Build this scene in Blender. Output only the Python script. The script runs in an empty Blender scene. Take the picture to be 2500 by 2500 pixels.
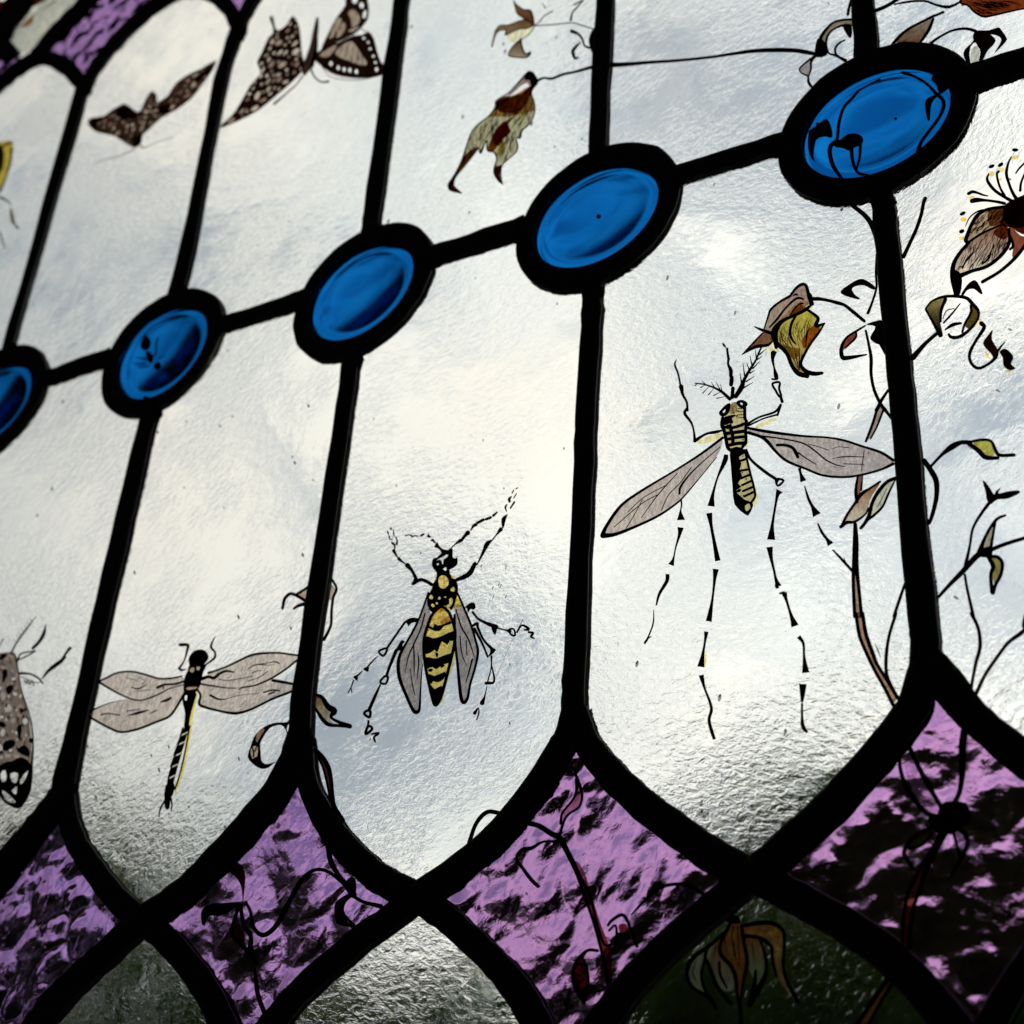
import bpy, bmesh, math, random
from mathutils import Vector, Matrix
from mathutils.geometry import tessellate_polygon

random.seed(7)
scene = bpy.context.scene
C = scene.collection

# ------------------------------------------------------------------ camera
# The window stands in the plane y = 0 (x to the right, z up, y outwards); the camera is
# indoors on the -y side, low and to the right of the middle, tilted up at the leaded light.
W = 2500.0
FOC = 3443.0
def _n(v):
    l = math.sqrt(sum(a * a for a in v)); return tuple(a / l for a in v)
def _dot(a, b): return a[0]*b[0] + a[1]*b[1] + a[2]*b[2]
def _cross(a, b): return (a[1]*b[2]-a[2]*b[1], a[2]*b[0]-a[0]*b[2], a[0]*b[1]-a[1]*b[0])
AZ = _n((400.0, -6465.0, FOC))               # world up seen from the camera (right, down, forward)
_x = (6555.0, -1429.0, -FOC)
_k = _dot(_x, AZ)
AX = _n(tuple(a - _k*b for a, b in zip(_x, AZ)))
AY = _cross(AZ, AX)
DIST, CAMZ = 0.28, 1.45
CAM = Vector((0.0, -DIST, CAMZ))

def at(px, py, y=-0.0015):
    """point of the plane y = const of the window on the view ray of a photograph position"""
    v = (px - 1250.0, py - 1250.0, FOC)
    t = (y + DIST) / _dot(v, AY)
    return Vector((CAM.x + t*_dot(v, AX), y, CAM.z + t*_dot(v, AZ)))
def project(p):
    d = p - CAM
    c = [d.x*AX[i] + d.y*AY[i] + d.z*AZ[i] for i in range(3)]
    return (1250.0 + FOC*c[0]/c[2], 1250.0 + FOC*c[1]/c[2])

cam_data = bpy.data.cameras.new('camera')
cam = bpy.data.objects.new('camera', cam_data); C.objects.link(cam)
r = Vector((AX[0], AY[0], AZ[0])); u = -Vector((AX[1], AY[1], AZ[1])); b = -Vector((AX[2], AY[2], AZ[2]))
cam.matrix_world = Matrix(((r.x, u.x, b.x, CAM.x), (r.y, u.y, b.y, CAM.y), (r.z, u.z, b.z, CAM.z), (0, 0, 0, 1)))
cam_data.sensor_width = 36.0
cam_data.lens = FOC / W * 36.0
cam_data.clip_start = 0.01; cam_data.clip_end = 500.0
cam_data.dof.use_dof = True
cam_data.dof.focus_distance = (at(1500, 1450) - CAM).dot(-b)
cam_data.dof.aperture_fstop = 17.0
scene.camera = cam

# ------------------------------------------------------------------ light: a dark room, all light comes from the sky outside
world = bpy.data.worlds.new('World'); scene.world = world; world.use_nodes = True
bg = world.node_tree.nodes['Background']
bg.inputs[0].default_value = (0.9, 0.88, 0.85, 1); bg.inputs[1].default_value = 0.010
scene.view_settings.view_transform = 'Standard'; scene.view_settings.look = 'None'
scene.view_settings.exposure = 0.0; scene.view_settings.gamma = 1.0
scene.cycles.max_bounces = 9; scene.cycles.transmission_bounces = 8; scene.cycles.transparent_max_bounces = 20
scene.cycles.diffuse_bounces = 2; scene.cycles.glossy_bounces = 3
scene.cycles.use_denoising = True
scene.cycles.sample_clamp_indirect = 4.0

# ------------------------------------------------------------------ helpers
def mat(name):
    m = bpy.data.materials.new(name); m.use_nodes = True
    nt = m.node_tree; nt.nodes.clear()
    out = nt.nodes.new('ShaderNodeOutputMaterial')
    return m, nt, out
def nd(nt, kind, **kw):
    n = nt.nodes.new(kind)
    for k, v in kw.items():
        if k.startswith('i_'):
            n.inputs[k[2:].replace('_', ' ')].default_value = v
        else:
            setattr(n, k, v)
    return n
def lk(nt, a, b): nt.links.new(a, b)
def noise(nt, vec, scale, detail=2.0, rough=0.5, dist=0.0):
    n = nd(nt, 'ShaderNodeTexNoise'); n.inputs['Scale'].default_value = scale
    n.inputs['Detail'].default_value = detail; n.inputs['Roughness'].default_value = rough
    n.inputs['Distortion'].default_value = dist
    lk(nt, vec, n.inputs['Vector']); return n.outputs['Fac']
def ramp(nt, fac, stops):
    n = nd(nt, 'ShaderNodeValToRGB'); e = n.color_ramp.elements
    while len(e) < len(stops): e.new(0.5)
    for k, (p, c) in enumerate(stops):
        e[k].position = p; e[k].color = c if len(c) == 4 else (*c, 1)
    lk(nt, fac, n.inputs['Fac']); return n.outputs['Color']
def math_(nt, op, a, b=None, c=None):
    n = nd(nt, 'ShaderNodeMath', operation=op)
    for k, v in enumerate((a, b, c)):
        if v is None: continue
        if hasattr(v, 'is_output'): lk(nt, v, n.inputs[k])
        else: n.inputs[k].default_value = v
    return n.outputs[0]
def mapping(nt, vec, rot=(0, 0, 0), scl=(1, 1, 1)):
    n = nd(nt, 'ShaderNodeMapping'); n.inputs['Rotation'].default_value = rot; n.inputs['Scale'].default_value = scl
    lk(nt, vec, n.inputs['Vector']); return n.outputs['Vector']

def link(name, verts, faces, material, parent=None, label=None, smooth=False):
    me = bpy.data.meshes.new(name); me.from_pydata([tuple(v) for v in verts], [], faces); me.update()
    if material: me.materials.append(material)
    if smooth:
        for p in me.polygons: p.use_smooth = True
    o = bpy.data.objects.new(name, me); C.objects.link(o)
    if parent: o.parent = parent
    if label: o['label'] = label
    return o
def fix_normals(o):
    bm = bmesh.new(); bm.from_mesh(o.data); bmesh.ops.recalc_face_normals(bm, faces=bm.faces); bm.to_mesh(o.data); bm.free()

def cr(pts, closed=False, sub=4):
    """Catmull-Rom through points of any dimension"""
    n = len(pts); out = []
    if n < 3 and not closed:
        a, c = pts[0], pts[-1]
        return [tuple(x + (y-x)*t/sub for x, y in zip(a, c)) for t in range(sub+1)]
    rng = range(n) if closed else range(n-1)
    for i in rng:
        p1, p2 = pts[i], pts[(i+1) % n]
        p0 = pts[(i-1) % n] if closed or i > 0 else tuple(2*a-b for a, b in zip(p1, p2))
        p3 = pts[(i+2) % n] if closed or i < n-2 else tuple(2*a-b for a, b in zip(p2, p1))
        for k in range(sub):
            t = k/sub; t2 = t*t; t3 = t2*t
            out.append(tuple(0.5*((2*b) + (-a+c)*t + (2*a-5*b+4*c-d)*t2 + (-a+3*b-3*c+d)*t3) for a, b, c, d in zip(p0, p1, p2, p3)))
    if not closed: out.append(tuple(pts[-1]))
    return out
def pts(s):
    v = [float(a) for a in s.replace(',', ' ').split()]
    return list(zip(v[0::2], v[1::2]))

# ------------------------------------------------------------------ materials
def lead_material():
    m, nt, out = mat('lead_came')
    tc = nd(nt, 'ShaderNodeTexCoord').outputs['Object']
    p = nd(nt, 'ShaderNodeBsdfPrincipled')
    n1 = noise(nt, tc, 260, 4, 0.6); n2 = noise(nt, tc, 1400, 3, 0.6)
    lk(nt, ramp(nt, n1, [(0.3, (0.006, 0.006, 0.0065)), (0.75, (0.024, 0.0235, 0.025))]), p.inputs['Base Color'])
    p.inputs['Metallic'].default_value = 0.1
    lk(nt, math_(nt, 'MULTIPLY_ADD', n2, 0.3, 0.38), p.inputs['Roughness'])
    b = nd(nt, 'ShaderNodeBump'); b.inputs['Strength'].default_value = 0.6; b.inputs['Distance'].default_value = 0.0002
    lk(nt, math_(nt, 'ADD', n1, math_(nt, 'MULTIPLY', n2, 0.4)), b.inputs['Height']); lk(nt, b.outputs[0], p.inputs['Normal'])
    lk(nt, p.outputs[0], out.inputs[0]); return m

def glass_material(name, tint, fine, fine_d, coarse, coarse_d, rough, stretch=(1, 1, 1), rot=(0, 0, 0), speck=0.0, swing=0.0, dimple=0.0, dimple_d=0.0, alt=None):
    m, nt, out = mat(name)
    tc = nd(nt, 'ShaderNodeTexCoord').outputs['Object']
    # every sheet was cut from another part of the roll: own offset and own direction
    rv = nd(nt, 'ShaderNodeObjectInfo').outputs['Random']
    ad = nd(nt, 'ShaderNodeVectorMath', operation='ADD'); lk(nt, tc, ad.inputs[0]); lk(nt, math_(nt, 'MULTIPLY', rv, 7.0), ad.inputs[1])
    ro = nd(nt, 'ShaderNodeVectorRotate', rotation_type='Y_AXIS'); lk(nt, ad.outputs[0], ro.inputs['Vector'])
    lk(nt, math_(nt, 'MULTIPLY_ADD', rv, 1.3, -0.5), ro.inputs['Angle'])
    tc = ro.outputs[0]
    v = mapping(nt, tc, rot, stretch)
    g = nd(nt, 'ShaderNodeBsdfGlass'); g.inputs['IOR'].default_value = 1.5; g.inputs['Roughness'].default_value = rough
    col = ramp(nt, noise(nt, tc, 24, 2), [(0.3, tuple(a*(1-swing) for a in tint)), (0.7, tint)])
    if speck:
        vo = nd(nt, 'ShaderNodeTexVoronoi'); vo.inputs['Scale'].default_value = 150
        lk(nt, mapping(nt, tc, (0, 0.5, 0), (1.5, 1.5, 0.7)), vo.inputs['Vector'])
        sep = nd(nt, 'ShaderNodeSeparateColor'); lk(nt, vo.outputs['Color'], sep.inputs[0])
        lim = math_(nt, 'MULTIPLY', math_(nt, 'GREATER_THAN', sep.outputs[0], 0.5), math_(nt, 'MULTIPLY', sep.outputs[1], 0.10))
        spot = math_(nt, 'LESS_THAN', vo.outputs['Distance'], lim)
        seed = math_(nt, 'MAXIMUM', math_(nt, 'SUBTRACT', lim, vo.outputs['Distance']), 0.0)     # little bubbles and scratches in the sheet
        mx = nd(nt, 'ShaderNodeMix', data_type='RGBA'); lk(nt, math_(nt, 'MULTIPLY', spot, speck), mx.inputs['Factor'])
        lk(nt, col, mx.inputs['A']); mx.inputs['B'].default_value = (0.10, 0.09, 0.08, 1); col = mx.outputs['Result']
    if alt:         # some sheets of the batch are bluer
        oc2 = nd(nt, 'ShaderNodeSeparateColor'); lk(nt, nd(nt, 'ShaderNodeObjectInfo').outputs['Color'], oc2.inputs[0])
        mt = nd(nt, 'ShaderNodeMix', data_type='RGBA', blend_type='MULTIPLY'); lk(nt, oc2.outputs[1], mt.inputs['Factor'])
        lk(nt, col, mt.inputs['A']); mt.inputs['B'].default_value = (*alt, 1); col = mt.outputs['Result']
    lk(nt, col, g.inputs['Color'])
    b1 = nd(nt, 'ShaderNodeBump'); b1.inputs['Strength'].default_value = 1.0; b1.inputs['Distance'].default_value = coarse_d
    lk(nt, noise(nt, v, coarse, 2.0, 0.5, 0.4), b1.inputs['Height'])
    last = b1.outputs[0]
    if dimple:      # hammered: rounded dimples side by side
        vd = nd(nt, 'ShaderNodeTexVoronoi', feature='SMOOTH_F1'); vd.inputs['Scale'].default_value = dimple; vd.inputs['Smoothness'].default_value = 0.55
        wv = nd(nt, 'ShaderNodeTexNoise'); wv.inputs['Scale'].default_value = 90; wv.inputs['Detail'].default_value = 2; lk(nt, v, wv.inputs['Vector'])
        ws = nd(nt, 'ShaderNodeVectorMath', operation='SCALE'); lk(nt, wv.outputs['Color'], ws.inputs[0]); ws.inputs['Scale'].default_value = 0.009
        wa = nd(nt, 'ShaderNodeVectorMath', operation='ADD'); lk(nt, v, wa.inputs[0]); lk(nt, ws.outputs[0], wa.inputs[1])
        lk(nt, wa.outputs[0], vd.inputs['Vector'])
        b3 = nd(nt, 'ShaderNodeBump'); b3.inputs['Strength'].default_value = 1.0; b3.inputs['Distance'].default_value = dimple_d
        oc = nd(nt, 'ShaderNodeSeparateColor'); lk(nt, nd(nt, 'ShaderNodeObjectInfo').outputs['Color'], oc.inputs[0])   # depth of the hammering, sheet by sheet
        amp3 = math_(nt, 'MULTIPLY', oc.outputs[0], math_(nt, 'MULTIPLY_ADD', noise(nt, tc, 30, 1), 1.6, 0.2))
        lk(nt, math_(nt, 'MULTIPLY', vd.outputs['Distance'], amp3), b3.inputs['Height']); lk(nt, last, b3.inputs['Normal']); last = b3.outputs[0]
    b2 = nd(nt, 'ShaderNodeBump'); b2.inputs['Strength'].default_value = 1.0; b2.inputs['Distance'].default_value = fine_d
    # the rolled texture is stronger in some patches of the sheet than in others
    amp = math_(nt, 'MAXIMUM', math_(nt, 'MULTIPLY_ADD', noise(nt, tc, 38, 3, 0.6), 5.0, -1.6), 0.18)
    amp = math_(nt, 'MINIMUM', amp, 1.25)
    lk(nt, math_(nt, 'MULTIPLY', noise(nt, v, fine, 3.0, 0.6, 0.6), amp), b2.inputs['Height']); lk(nt, last, b2.inputs['Normal'])
    last = b2.outputs[0]
    if speck:
        b4 = nd(nt, 'ShaderNodeBump'); b4.inputs['Strength'].default_value = 1.0; b4.inputs['Distance'].default_value = 0.005
        lk(nt, seed, b4.inputs['Height']); lk(nt, last, b4.inputs['Normal']); last = b4.outputs[0]
    lk(nt, last, g.inputs['Normal'])
    lk(nt, g.outputs[0], out.inputs[0]); return m
def back_material(name, tint, rough):
    m, nt, out = mat(name)
    g = nd(nt, 'ShaderNodeBsdfGlass'); g.inputs['IOR'].default_value = 1.5; g.inputs['Roughness'].default_value = rough
    g.inputs['Color'].default_value = (*tint, 1)
    lk(nt, g.outputs[0], out.inputs[0]); return m

LEAD = lead_material()
CLEAR_T = (0.975, 0.98, 0.965)
CLEAR = glass_material('clear_cathedral_glass', CLEAR_T, 430, 0.00017, 60, 0.00012, 0.018, (1.0, 1.0, 1.7), (0, 0.6, 0), 0.75, 0.02)
CLEAR_B = back_material('clear_glass_back', CLEAR_T, 0.015)
PURPLE_T = (0.715, 0.51, 0.735)
PURPLE = glass_material('purple_hammered_glass', PURPLE_T, 480, 0.00014, 45, 0.0020, 0.07, (1.0, 1.0, 1.25), (0, 0.7, 0), 0.5, 0.10, dimple=95, dimple_d=0.0042, alt=(0.76, 0.84, 1.0))
PURPLE_B = back_material('purple_glass_back', PURPLE_T, 0.02)
BLUE_T = (0.06, 0.375, 0.69)
BLUE = glass_material('blue_roundel_glass', BLUE_T, 300, 0.00003, 60, 0.00022, 0.16, speck=0.3, swing=0.12)
BLUE_B = back_material('blue_glass_back', BLUE_T, 0.10)
RED_T = (0.45, 0.03, 0.10)
RED = glass_material('red_hammered_glass', RED_T, 500, 0.0002, 100, 0.002, 0.04)
RED_B = back_material('red_glass_back', RED_T, 0.02)

def paint_material():
    m, nt, out = mat('vitreous_paint')
    tc = nd(nt, 'ShaderNodeTexCoord').outputs['Object']
    at_ = nd(nt, 'ShaderNodeAttribute', attribute_name='paint')
    g1 = noise(nt, mapping(nt, tc, (0, 0.5, 0), (1.6, 1.0, 0.5)), 900, 3, 0.7)
    k = math_(nt, 'MULTIPLY_ADD', g1, 1.5, 0.28)
    mul = nd(nt, 'ShaderNodeVectorMath', operation='SCALE'); lk(nt, at_.outputs['Color'], mul.inputs[0]); lk(nt, k, mul.inputs['Scale'])
    tr = nd(nt, 'ShaderNodeBsdfTransparent'); lk(nt, mul.outputs[0], tr.inputs['Color'])
    tl = nd(nt, 'ShaderNodeBsdfTranslucent'); lk(nt, mul.outputs[0], tl.inputs['Color'])
    m1 = nd(nt, 'ShaderNodeMixShader'); m1.inputs[0].default_value = 0.14
    lk(nt, tr.outputs[0], m1.inputs[1]); lk(nt, tl.outputs[0], m1.inputs[2])
    df = nd(nt, 'ShaderNodeBsdfDiffuse'); df.inputs['Color'].default_value = (0.012, 0.006, 0.005, 1)
    lk(nt, df.outputs[0], out.inputs[0])
    m2 = nd(nt, 'ShaderNodeMixShader'); lk(nt, at_.outputs['Alpha'], m2.inputs[0])
    lk(nt, m1.outputs[0], m2.inputs[1]); lk(nt, df.outputs[0], m2.inputs[2])
    lk(nt, m2.outputs[0], out.inputs[0]); return m
PAINT = paint_material()

# ------------------------------------------------------------------ what lies outside: sky, lawn, trees
def build_sky():
    R, V, F = 90.0, [], []
    na, ne = 40, 18
    for j in range(ne+1):
        e = math.radians(-4 + 94.0*j/ne)
        for i in range(na+1):
            a = math.radians(180.0*i/na)
            V.append((R*math.cos(e)*math.cos(a), R*math.cos(e)*math.sin(a), 1.5 + R*math.sin(e)))
    for j in range(ne):
        for i in range(na):
            k = j*(na+1)+i; F.append((k, k+1, k+na+2, k+na+1))
    m, nt, out = mat('overcast_sky')
    pos = nd(nt, 'ShaderNodeNewGeometry').outputs['Position']
    nv = nd(nt, 'ShaderNodeVectorMath', operation='NORMALIZE'); lk(nt, pos, nv.inputs[0])
    d = nv.outputs[0]
    n1 = noise(nt, mapping(nt, d, (0.3, 0.2, 0.5), (1, 1, 1.5)), 5.0, 8, 0.60, 0.6)
    n2 = noise(nt, mapping(nt, d, (1.3, 0.7, 0.1)), 4.0, 2, 0.5)
    c = ramp(nt, n1, [(0.38, (0.37, 0.41, 0.465)), (0.48, (0.69, 0.705, 0.70)), (0.57, (1.0, 0.96, 0.885))])
    w = ramp(nt, n2, [(0.36, (0.87, 0.925, 0.97)), (0.64, (1.0, 0.965, 0.925))])
    # the veiled sun stands to the right, so that side of the cloud cover is brighter
    sx = nd(nt, 'ShaderNodeSeparateXYZ'); lk(nt, d, sx.inputs[0])
    side = math_(nt, 'MULTIPLY_ADD', sx.outputs[0], 0.60, 1.22)
    mx = nd(nt, 'ShaderNodeMix', data_type='RGBA', blend_type='MULTIPLY'); mx.inputs['Factor'].default_value = 1
    lk(nt, c, mx.inputs['A']); lk(nt, w, mx.inputs['B'])
    em = nd(nt, 'ShaderNodeEmission'); lk(nt, mx.outputs['Result'], em.inputs[0]); lk(nt, math_(nt, 'MULTIPLY', side, 1.32), em.inputs[1])
    lk(nt, em.outputs[0], out.inputs[0])
    o = link('sky', V, F, m, smooth=True); o['kind'] = 'structure'; o['label'] = 'pale overcast sky glowing through the glass'
    return o
build_sky()

def build_lawn():
    m, nt, out = mat('lawn_grass')
    tc = nd(nt, 'ShaderNodeTexCoord').outputs['Object']
    p = nd(nt, 'ShaderNodeBsdfPrincipled'); p.inputs['Roughness'].default_value = 0.9
    lk(nt, ramp(nt, noise(nt, tc, 1.2, 6, 0.7), [(0.3, (0.022, 0.035, 0.012)), (0.7, (0.05, 0.07, 0.025))]), p.inputs['Base Color'])
    lk(nt, p.outputs[0], out.inputs[0])
    V, F, n = [], [], 30
    for j in range(n+1):
        for i in range(n+1):
            x = -90 + 180*i/n; y = 0.6 + 89*j/n
            V.append((x, y, 0.12*math.sin(x*0.21)*math.cos(y*0.17)))
    for j in range(n):
        for i in range(n):
            k = j*(n+1)+i; F.append((k, k+1, k+n+2, k+n+1))
    o = link('lawn', V, F, m, smooth=True); o['kind'] = 'structure'; o['label'] = 'dark green lawn outside the window'
build_lawn()

def leaf_material(name, c0, c1, thin=0.0):
    m, nt, out = mat(name)
    tc = nd(nt, 'ShaderNodeTexCoord').outputs['Object']
    d = nd(nt, 'ShaderNodeBsdfDiffuse'); c = ramp(nt, noise(nt, tc, 1.4, 3), [(0.35, c0), (0.65, c1)])
    lk(nt, c, d.inputs[0])
    t = nd(nt, 'ShaderNodeBsdfTranslucent'); lk(nt, c, t.inputs[0])
    mx = nd(nt, 'ShaderNodeMixShader'); mx.inputs[0].default_value = thin
    lk(nt, d.outputs[0], mx.inputs[1]); lk(nt, t.outputs[0], mx.inputs[2])
    lk(nt, mx.outputs[0], out.inputs[0]); return m
LEAF = leaf_material('tree_leaves', (0.040, 0.095, 0.010), (0.09, 0.14, 0.026), 0.5)
BARK = leaf_material('tree_bark', (0.03, 0.025, 0.018), (0.07, 0.055, 0.04))

WOOD = ([], [], [])      # the trees outside melt into one blurred mass behind the rippled glass
def tree(x, y, h, rad, n=2600, low=0.12):
    rnd = random.Random(int(x*31 + y*17))
    V, F = [], []
    def limb(p0, p1, r0, r1, k=7):
        b0 = len(V); d = (p1-p0).normalized(); s = d.orthogonal().normalized(); t = d.cross(s)
        for p, r_ in ((p0, r0), ((p0+p1)/2 + s*0.04*h/6, (r0+r1)/2), (p1, r1)):
            for i in range(k):
                a = 2*math.pi*i/k; V.append(p + s*(r_*math.cos(a)) + t*(r_*math.sin(a)))
        for j in range(2):
            for i in range(k):
                F.append((b0+j*k+i, b0+j*k+(i+1) % k, b0+(j+1)*k+(i+1) % k, b0+(j+1)*k+i))
    top = Vector((0, 0, h*0.62)); limb(Vector((0, 0, -0.1)), top, 0.035*h, 0.014*h)
    clumps = []
    for i in range(34):
        a = rnd.uniform(0, 6.283); q = math.sqrt(rnd.random())
        z = h*(low + (0.90-low)*rnd.random())
        w = rad*min(1.0, 1.25*math.sqrt(max(0.02, 1.02-z/h)))
        c = Vector((w*q*math.cos(a), w*q*math.sin(a), z)); clumps.append((c, rad*rnd.uniform(0.22, 0.42)))
        if i < 9: limb(Vector((0, 0, min(z*0.6, h*0.6))), c, 0.012*h, 0.004*h, 5)
    base = Vector((x, y, 0)); k0 = len(WOOD[0]); WOOD[0].extend(v+base for v in V)
    WOOD[1].extend(tuple(i+k0 for i in f) for f in F); WOOD[2].extend([0]*len(F))
    V2, F2 = [], []
    for i in range(n):
        c, cr_ = rnd.choice(clumps)
        d = Vector((rnd.gauss(0, 1), rnd.gauss(0, 1), rnd.gauss(0, 1))).normalized()*cr_*rnd.random()**0.4
        p = c + d; s = rnd.uniform(0.10, 0.24)*h/6
        nn = Vector((rnd.gauss(0, 1), rnd.gauss(0, 1), rnd.gauss(0, 1))).normalized(); e = nn.orthogonal().normalized(); f = nn.cross(e)
        b0 = len(V2); V2 += [p-e*s, p+f*s*0.5, p+e*s, p-f*s*0.5]; F2.append((b0, b0+1, b0+2, b0+3))
    k0 = len(WOOD[0]); WOOD[0].extend(v+base for v in V2)
    WOOD[1].extend(tuple(i+k0 for i in f) for f in F2); WOOD[2].extend([1]*len(F2))
def sight(px, py):
    """horizontal azimuth and elevation of the view ray through a photograph position"""
    v = (px-1250.0, py-1250.0, FOC); d = Vector((_dot(v, AX), _dot(v, AY), _dot(v, AZ)))
    return math.atan2(d.x, d.y), math.atan2(d.z, math.hypot(d.x, d.y))
def plant(px, py, dist, rad, **kw):
    a, e = sight(px, py)
    tree(dist*math.sin(a), dist*math.cos(a), CAMZ + dist*math.tan(e), rad, **kw)
plant(2180, 1860, 11.0, 1.8, n=6500, low=0.03)
plant(2600, 1820, 10.0, 1.8, n=6500, low=0.03)
plant(1830, 1900, 13.0, 2.0, n=6000, low=0.03)
plant(260, 1980, 13.0, 2.3, n=6500, low=0.03)
plant(-420, 2000, 14.0, 2.4, n=5000, low=0.03)
plant(540, 2320, 16.0, 2.1, n=5000, low=0.03)
plant(1060, 2335, 17.0, 2.6, n=5000, low=0.03)
plant(1430, 2380, 15.0, 1.7, n=5000, low=0.03)

wood = link('woods', WOOD[0], WOOD[1], BARK); wood.data.materials.append(LEAF)
wood.data.polygons.foreach_set('material_index', WOOD[2])
wood['kind'] = 'stuff'; wood['label'] = 'dark green trees blurred behind the lowest panes'

# ------------------------------------------------------------------ the window
window = bpy.data.objects.new('stained_glass_window', None); C.objects.link(window)
window['label'] = 'leaded stained glass window with painted insects, purple diamonds and blue roundels'
window['category'] = 'window'; window['kind'] = 'thing'

GF, GB = -0.0015, 0.0015
def edge_shift(x, y):
    """how far the flange behind the glass seems to be moved against the front one (photograph px)"""
    p = at(x, y, GF); q = project(p + Vector((0, 0.0021, 0)))
    return (q[0]-x, q[1]-y)

def wobble(rnd, n, amp, step=3):
    k = [rnd.uniform(-amp, amp) for _ in range(n//step + 3)]
    return [k[i//step] + (k[i//step+1]-k[i//step])*((i % step)/step) for i in range(n)]

def came_mesh(name, L, Rr, closed, H, label=None):
    """an H-section lead strip between two edge lines given in photograph px"""
    n = len(L); Lf, Rf = [], []
    for i in range(n):
        for E, O, out_ in ((L, Rr, Lf), (Rr, L, Rf)):
            ex, ey = E[i]; ox, oy = O[i]
            nx, ny = ex-ox, ey-oy; l = math.hypot(nx, ny) or 1
            dx, dy = edge_shift(ex, ey)
            s = max(0.0, (nx*dx + ny*dy)/l)
            s = min(s, 11.0 if closed else l*0.42)
            out_.append((ex - nx/l*s, ey - ny/l*s))
    NS = 9
    V, F = [], []
    prof = [(0.0, 0.15), (0.03, 0.45), (0.12, 0.78), (0.28, 0.95), (0.5, 1.0), (0.72, 0.95), (0.88, 0.78), (0.97, 0.45), (1.0, 0.15)]
    for side in (-1, 1):
        b0 = len(V)
        for i in range(n):
            a = at(*Lf[i], GF); c = at(*Rf[i], GF)
            for s, h in prof:
                p = a + (c-a)*s; p.y = side*(0.0016 + H*h); V.append(p)
            for s in (1.0, 0.0):
                p = a + (c-a)*s; p.y = side*0.0016; V.append(p)
        M = NS+2
        for i in range(n if closed else n-1):
            j = (i+1) % n
            for k in range(M):
                k2 = (k+1) % M
                F.append((b0+i*M+k, b0+i*M+k2, b0+j*M+k2, b0+j*M+k))
        if not closed:
            F.append(tuple(b0+k for k in range(M))); F.append(tuple(b0+(n-1)*M+k for k in range(M-1, -1, -1)))
    # the heart between the two flanges
    b0 = len(V)
    for i in range(n):
        a = at(*Lf[i], GF); c = at(*Rf[i], GF)
        for s in (0.42, 0.58):
            for y in (-0.0016, 0.0016):
                p = a + (c-a)*s; p.y = y; V.append(p)
    for i in range(n if closed else n-1):
        j = (i+1) % n
        F.append((b0+i*4, b0+i*4+1, b0+j*4+1, b0+j*4)); F.append((b0+i*4+2, b0+j*4+2, b0+j*4+3, b0+i*4+3))
    o = link(name, V, F, LEAD, window, label, smooth=True); fix_normals(o)
    return o

_cn = [0]
def came(name, spec, sub=7):
    v = [float(a) for a in spec.replace(',', ' ').split()]
    P = cr(list(zip(v[0::3], v[1::3], v[2::3])), False, sub)
    _cn[0] += 1; rnd = random.Random(_cn[0])
    n = len(P); wl, wr = wobble(rnd, n, 1.9, 2), wobble(rnd, n, 1.9, 2)
    L, R_ = [], []
    for i in range(n):
        a, c = P[max(0, i-1)], P[min(n-1, i+1)]
        tx, ty = c[0]-a[0], c[1]-a[1]; l = math.hypot(tx, ty) or 1
        nx, ny = ty/l, -tx/l; h = P[i][2]/2
        L.append((P[i][0]-nx*(h+wl[i]), P[i][1]-ny*(h+wl[i]))); R_.append((P[i][0]+nx*(h+wr[i]), P[i][1]+ny*(h+wr[i])))
    return came_mesh(name, L, R_, False, 0.00095 + 0.00010*rnd.random())

def ellipse(cx, cy, a, b_, rho, n=64, k=1.0):
    ph = math.acos(rho)
    return [(cx + k*a*math.cos(t), cy - k*b_*math.cos(t-ph)) for t in (2*math.pi*i/n for i in range(n))]

# roundels: inner (glass) and outer (lead) ellipse as they appear
ROUND = [(-14, 988, 92, 98, .54, -14, 988, 136, 146, .52),
         (400, 863, 107, 112, .52, 399, 862, 151, 157, .50),
         (886, 715, 124, 117, .52, 890, 715, 173, 171, .48),
         (1458, 531, 150, 124, .46, 1464, 533, 202, 185, .42),
         (2141, 302, 180, 135, .43, 2143, 303, 242, 199, .38)]
for e in ROUND:
    rnd = random.Random(int(e[0])); n = 72
    A = ellipse(*e[:5], n=n); B = ellipse(*e[5:], n=n)
    # pair points by angle so that the section stays radial
    def by_angle(E, cx, cy):
        return sorted(E, key=lambda p: math.atan2(p[1]-cy, p[0]-cx))
    B = by_angle(B, e[5], e[6]); Af = by_angle(ellipse(*e[:5], n=720), e[0], e[1])
    A2 = []
    for p in B:
        t = math.atan2(p[1]-e[6], p[0]-e[5])
        A2.append(min(Af, key=lambda q: abs((math.atan2(q[1]-e[1], q[0]-e[0]) - t + math.pi) % (2*math.pi) - math.pi)))
    wo = wobble(rnd, n, 1.6, 2); wo[-1] = wo[0]
    B = [(p[0]+(p[0]-e[5])/160*w_, p[1]+(p[1]-e[6])/160*w_) for p, w_ in zip(B, wo)]
    came_mesh('lead_ring', B, A2, True, 0.00125)

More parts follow.
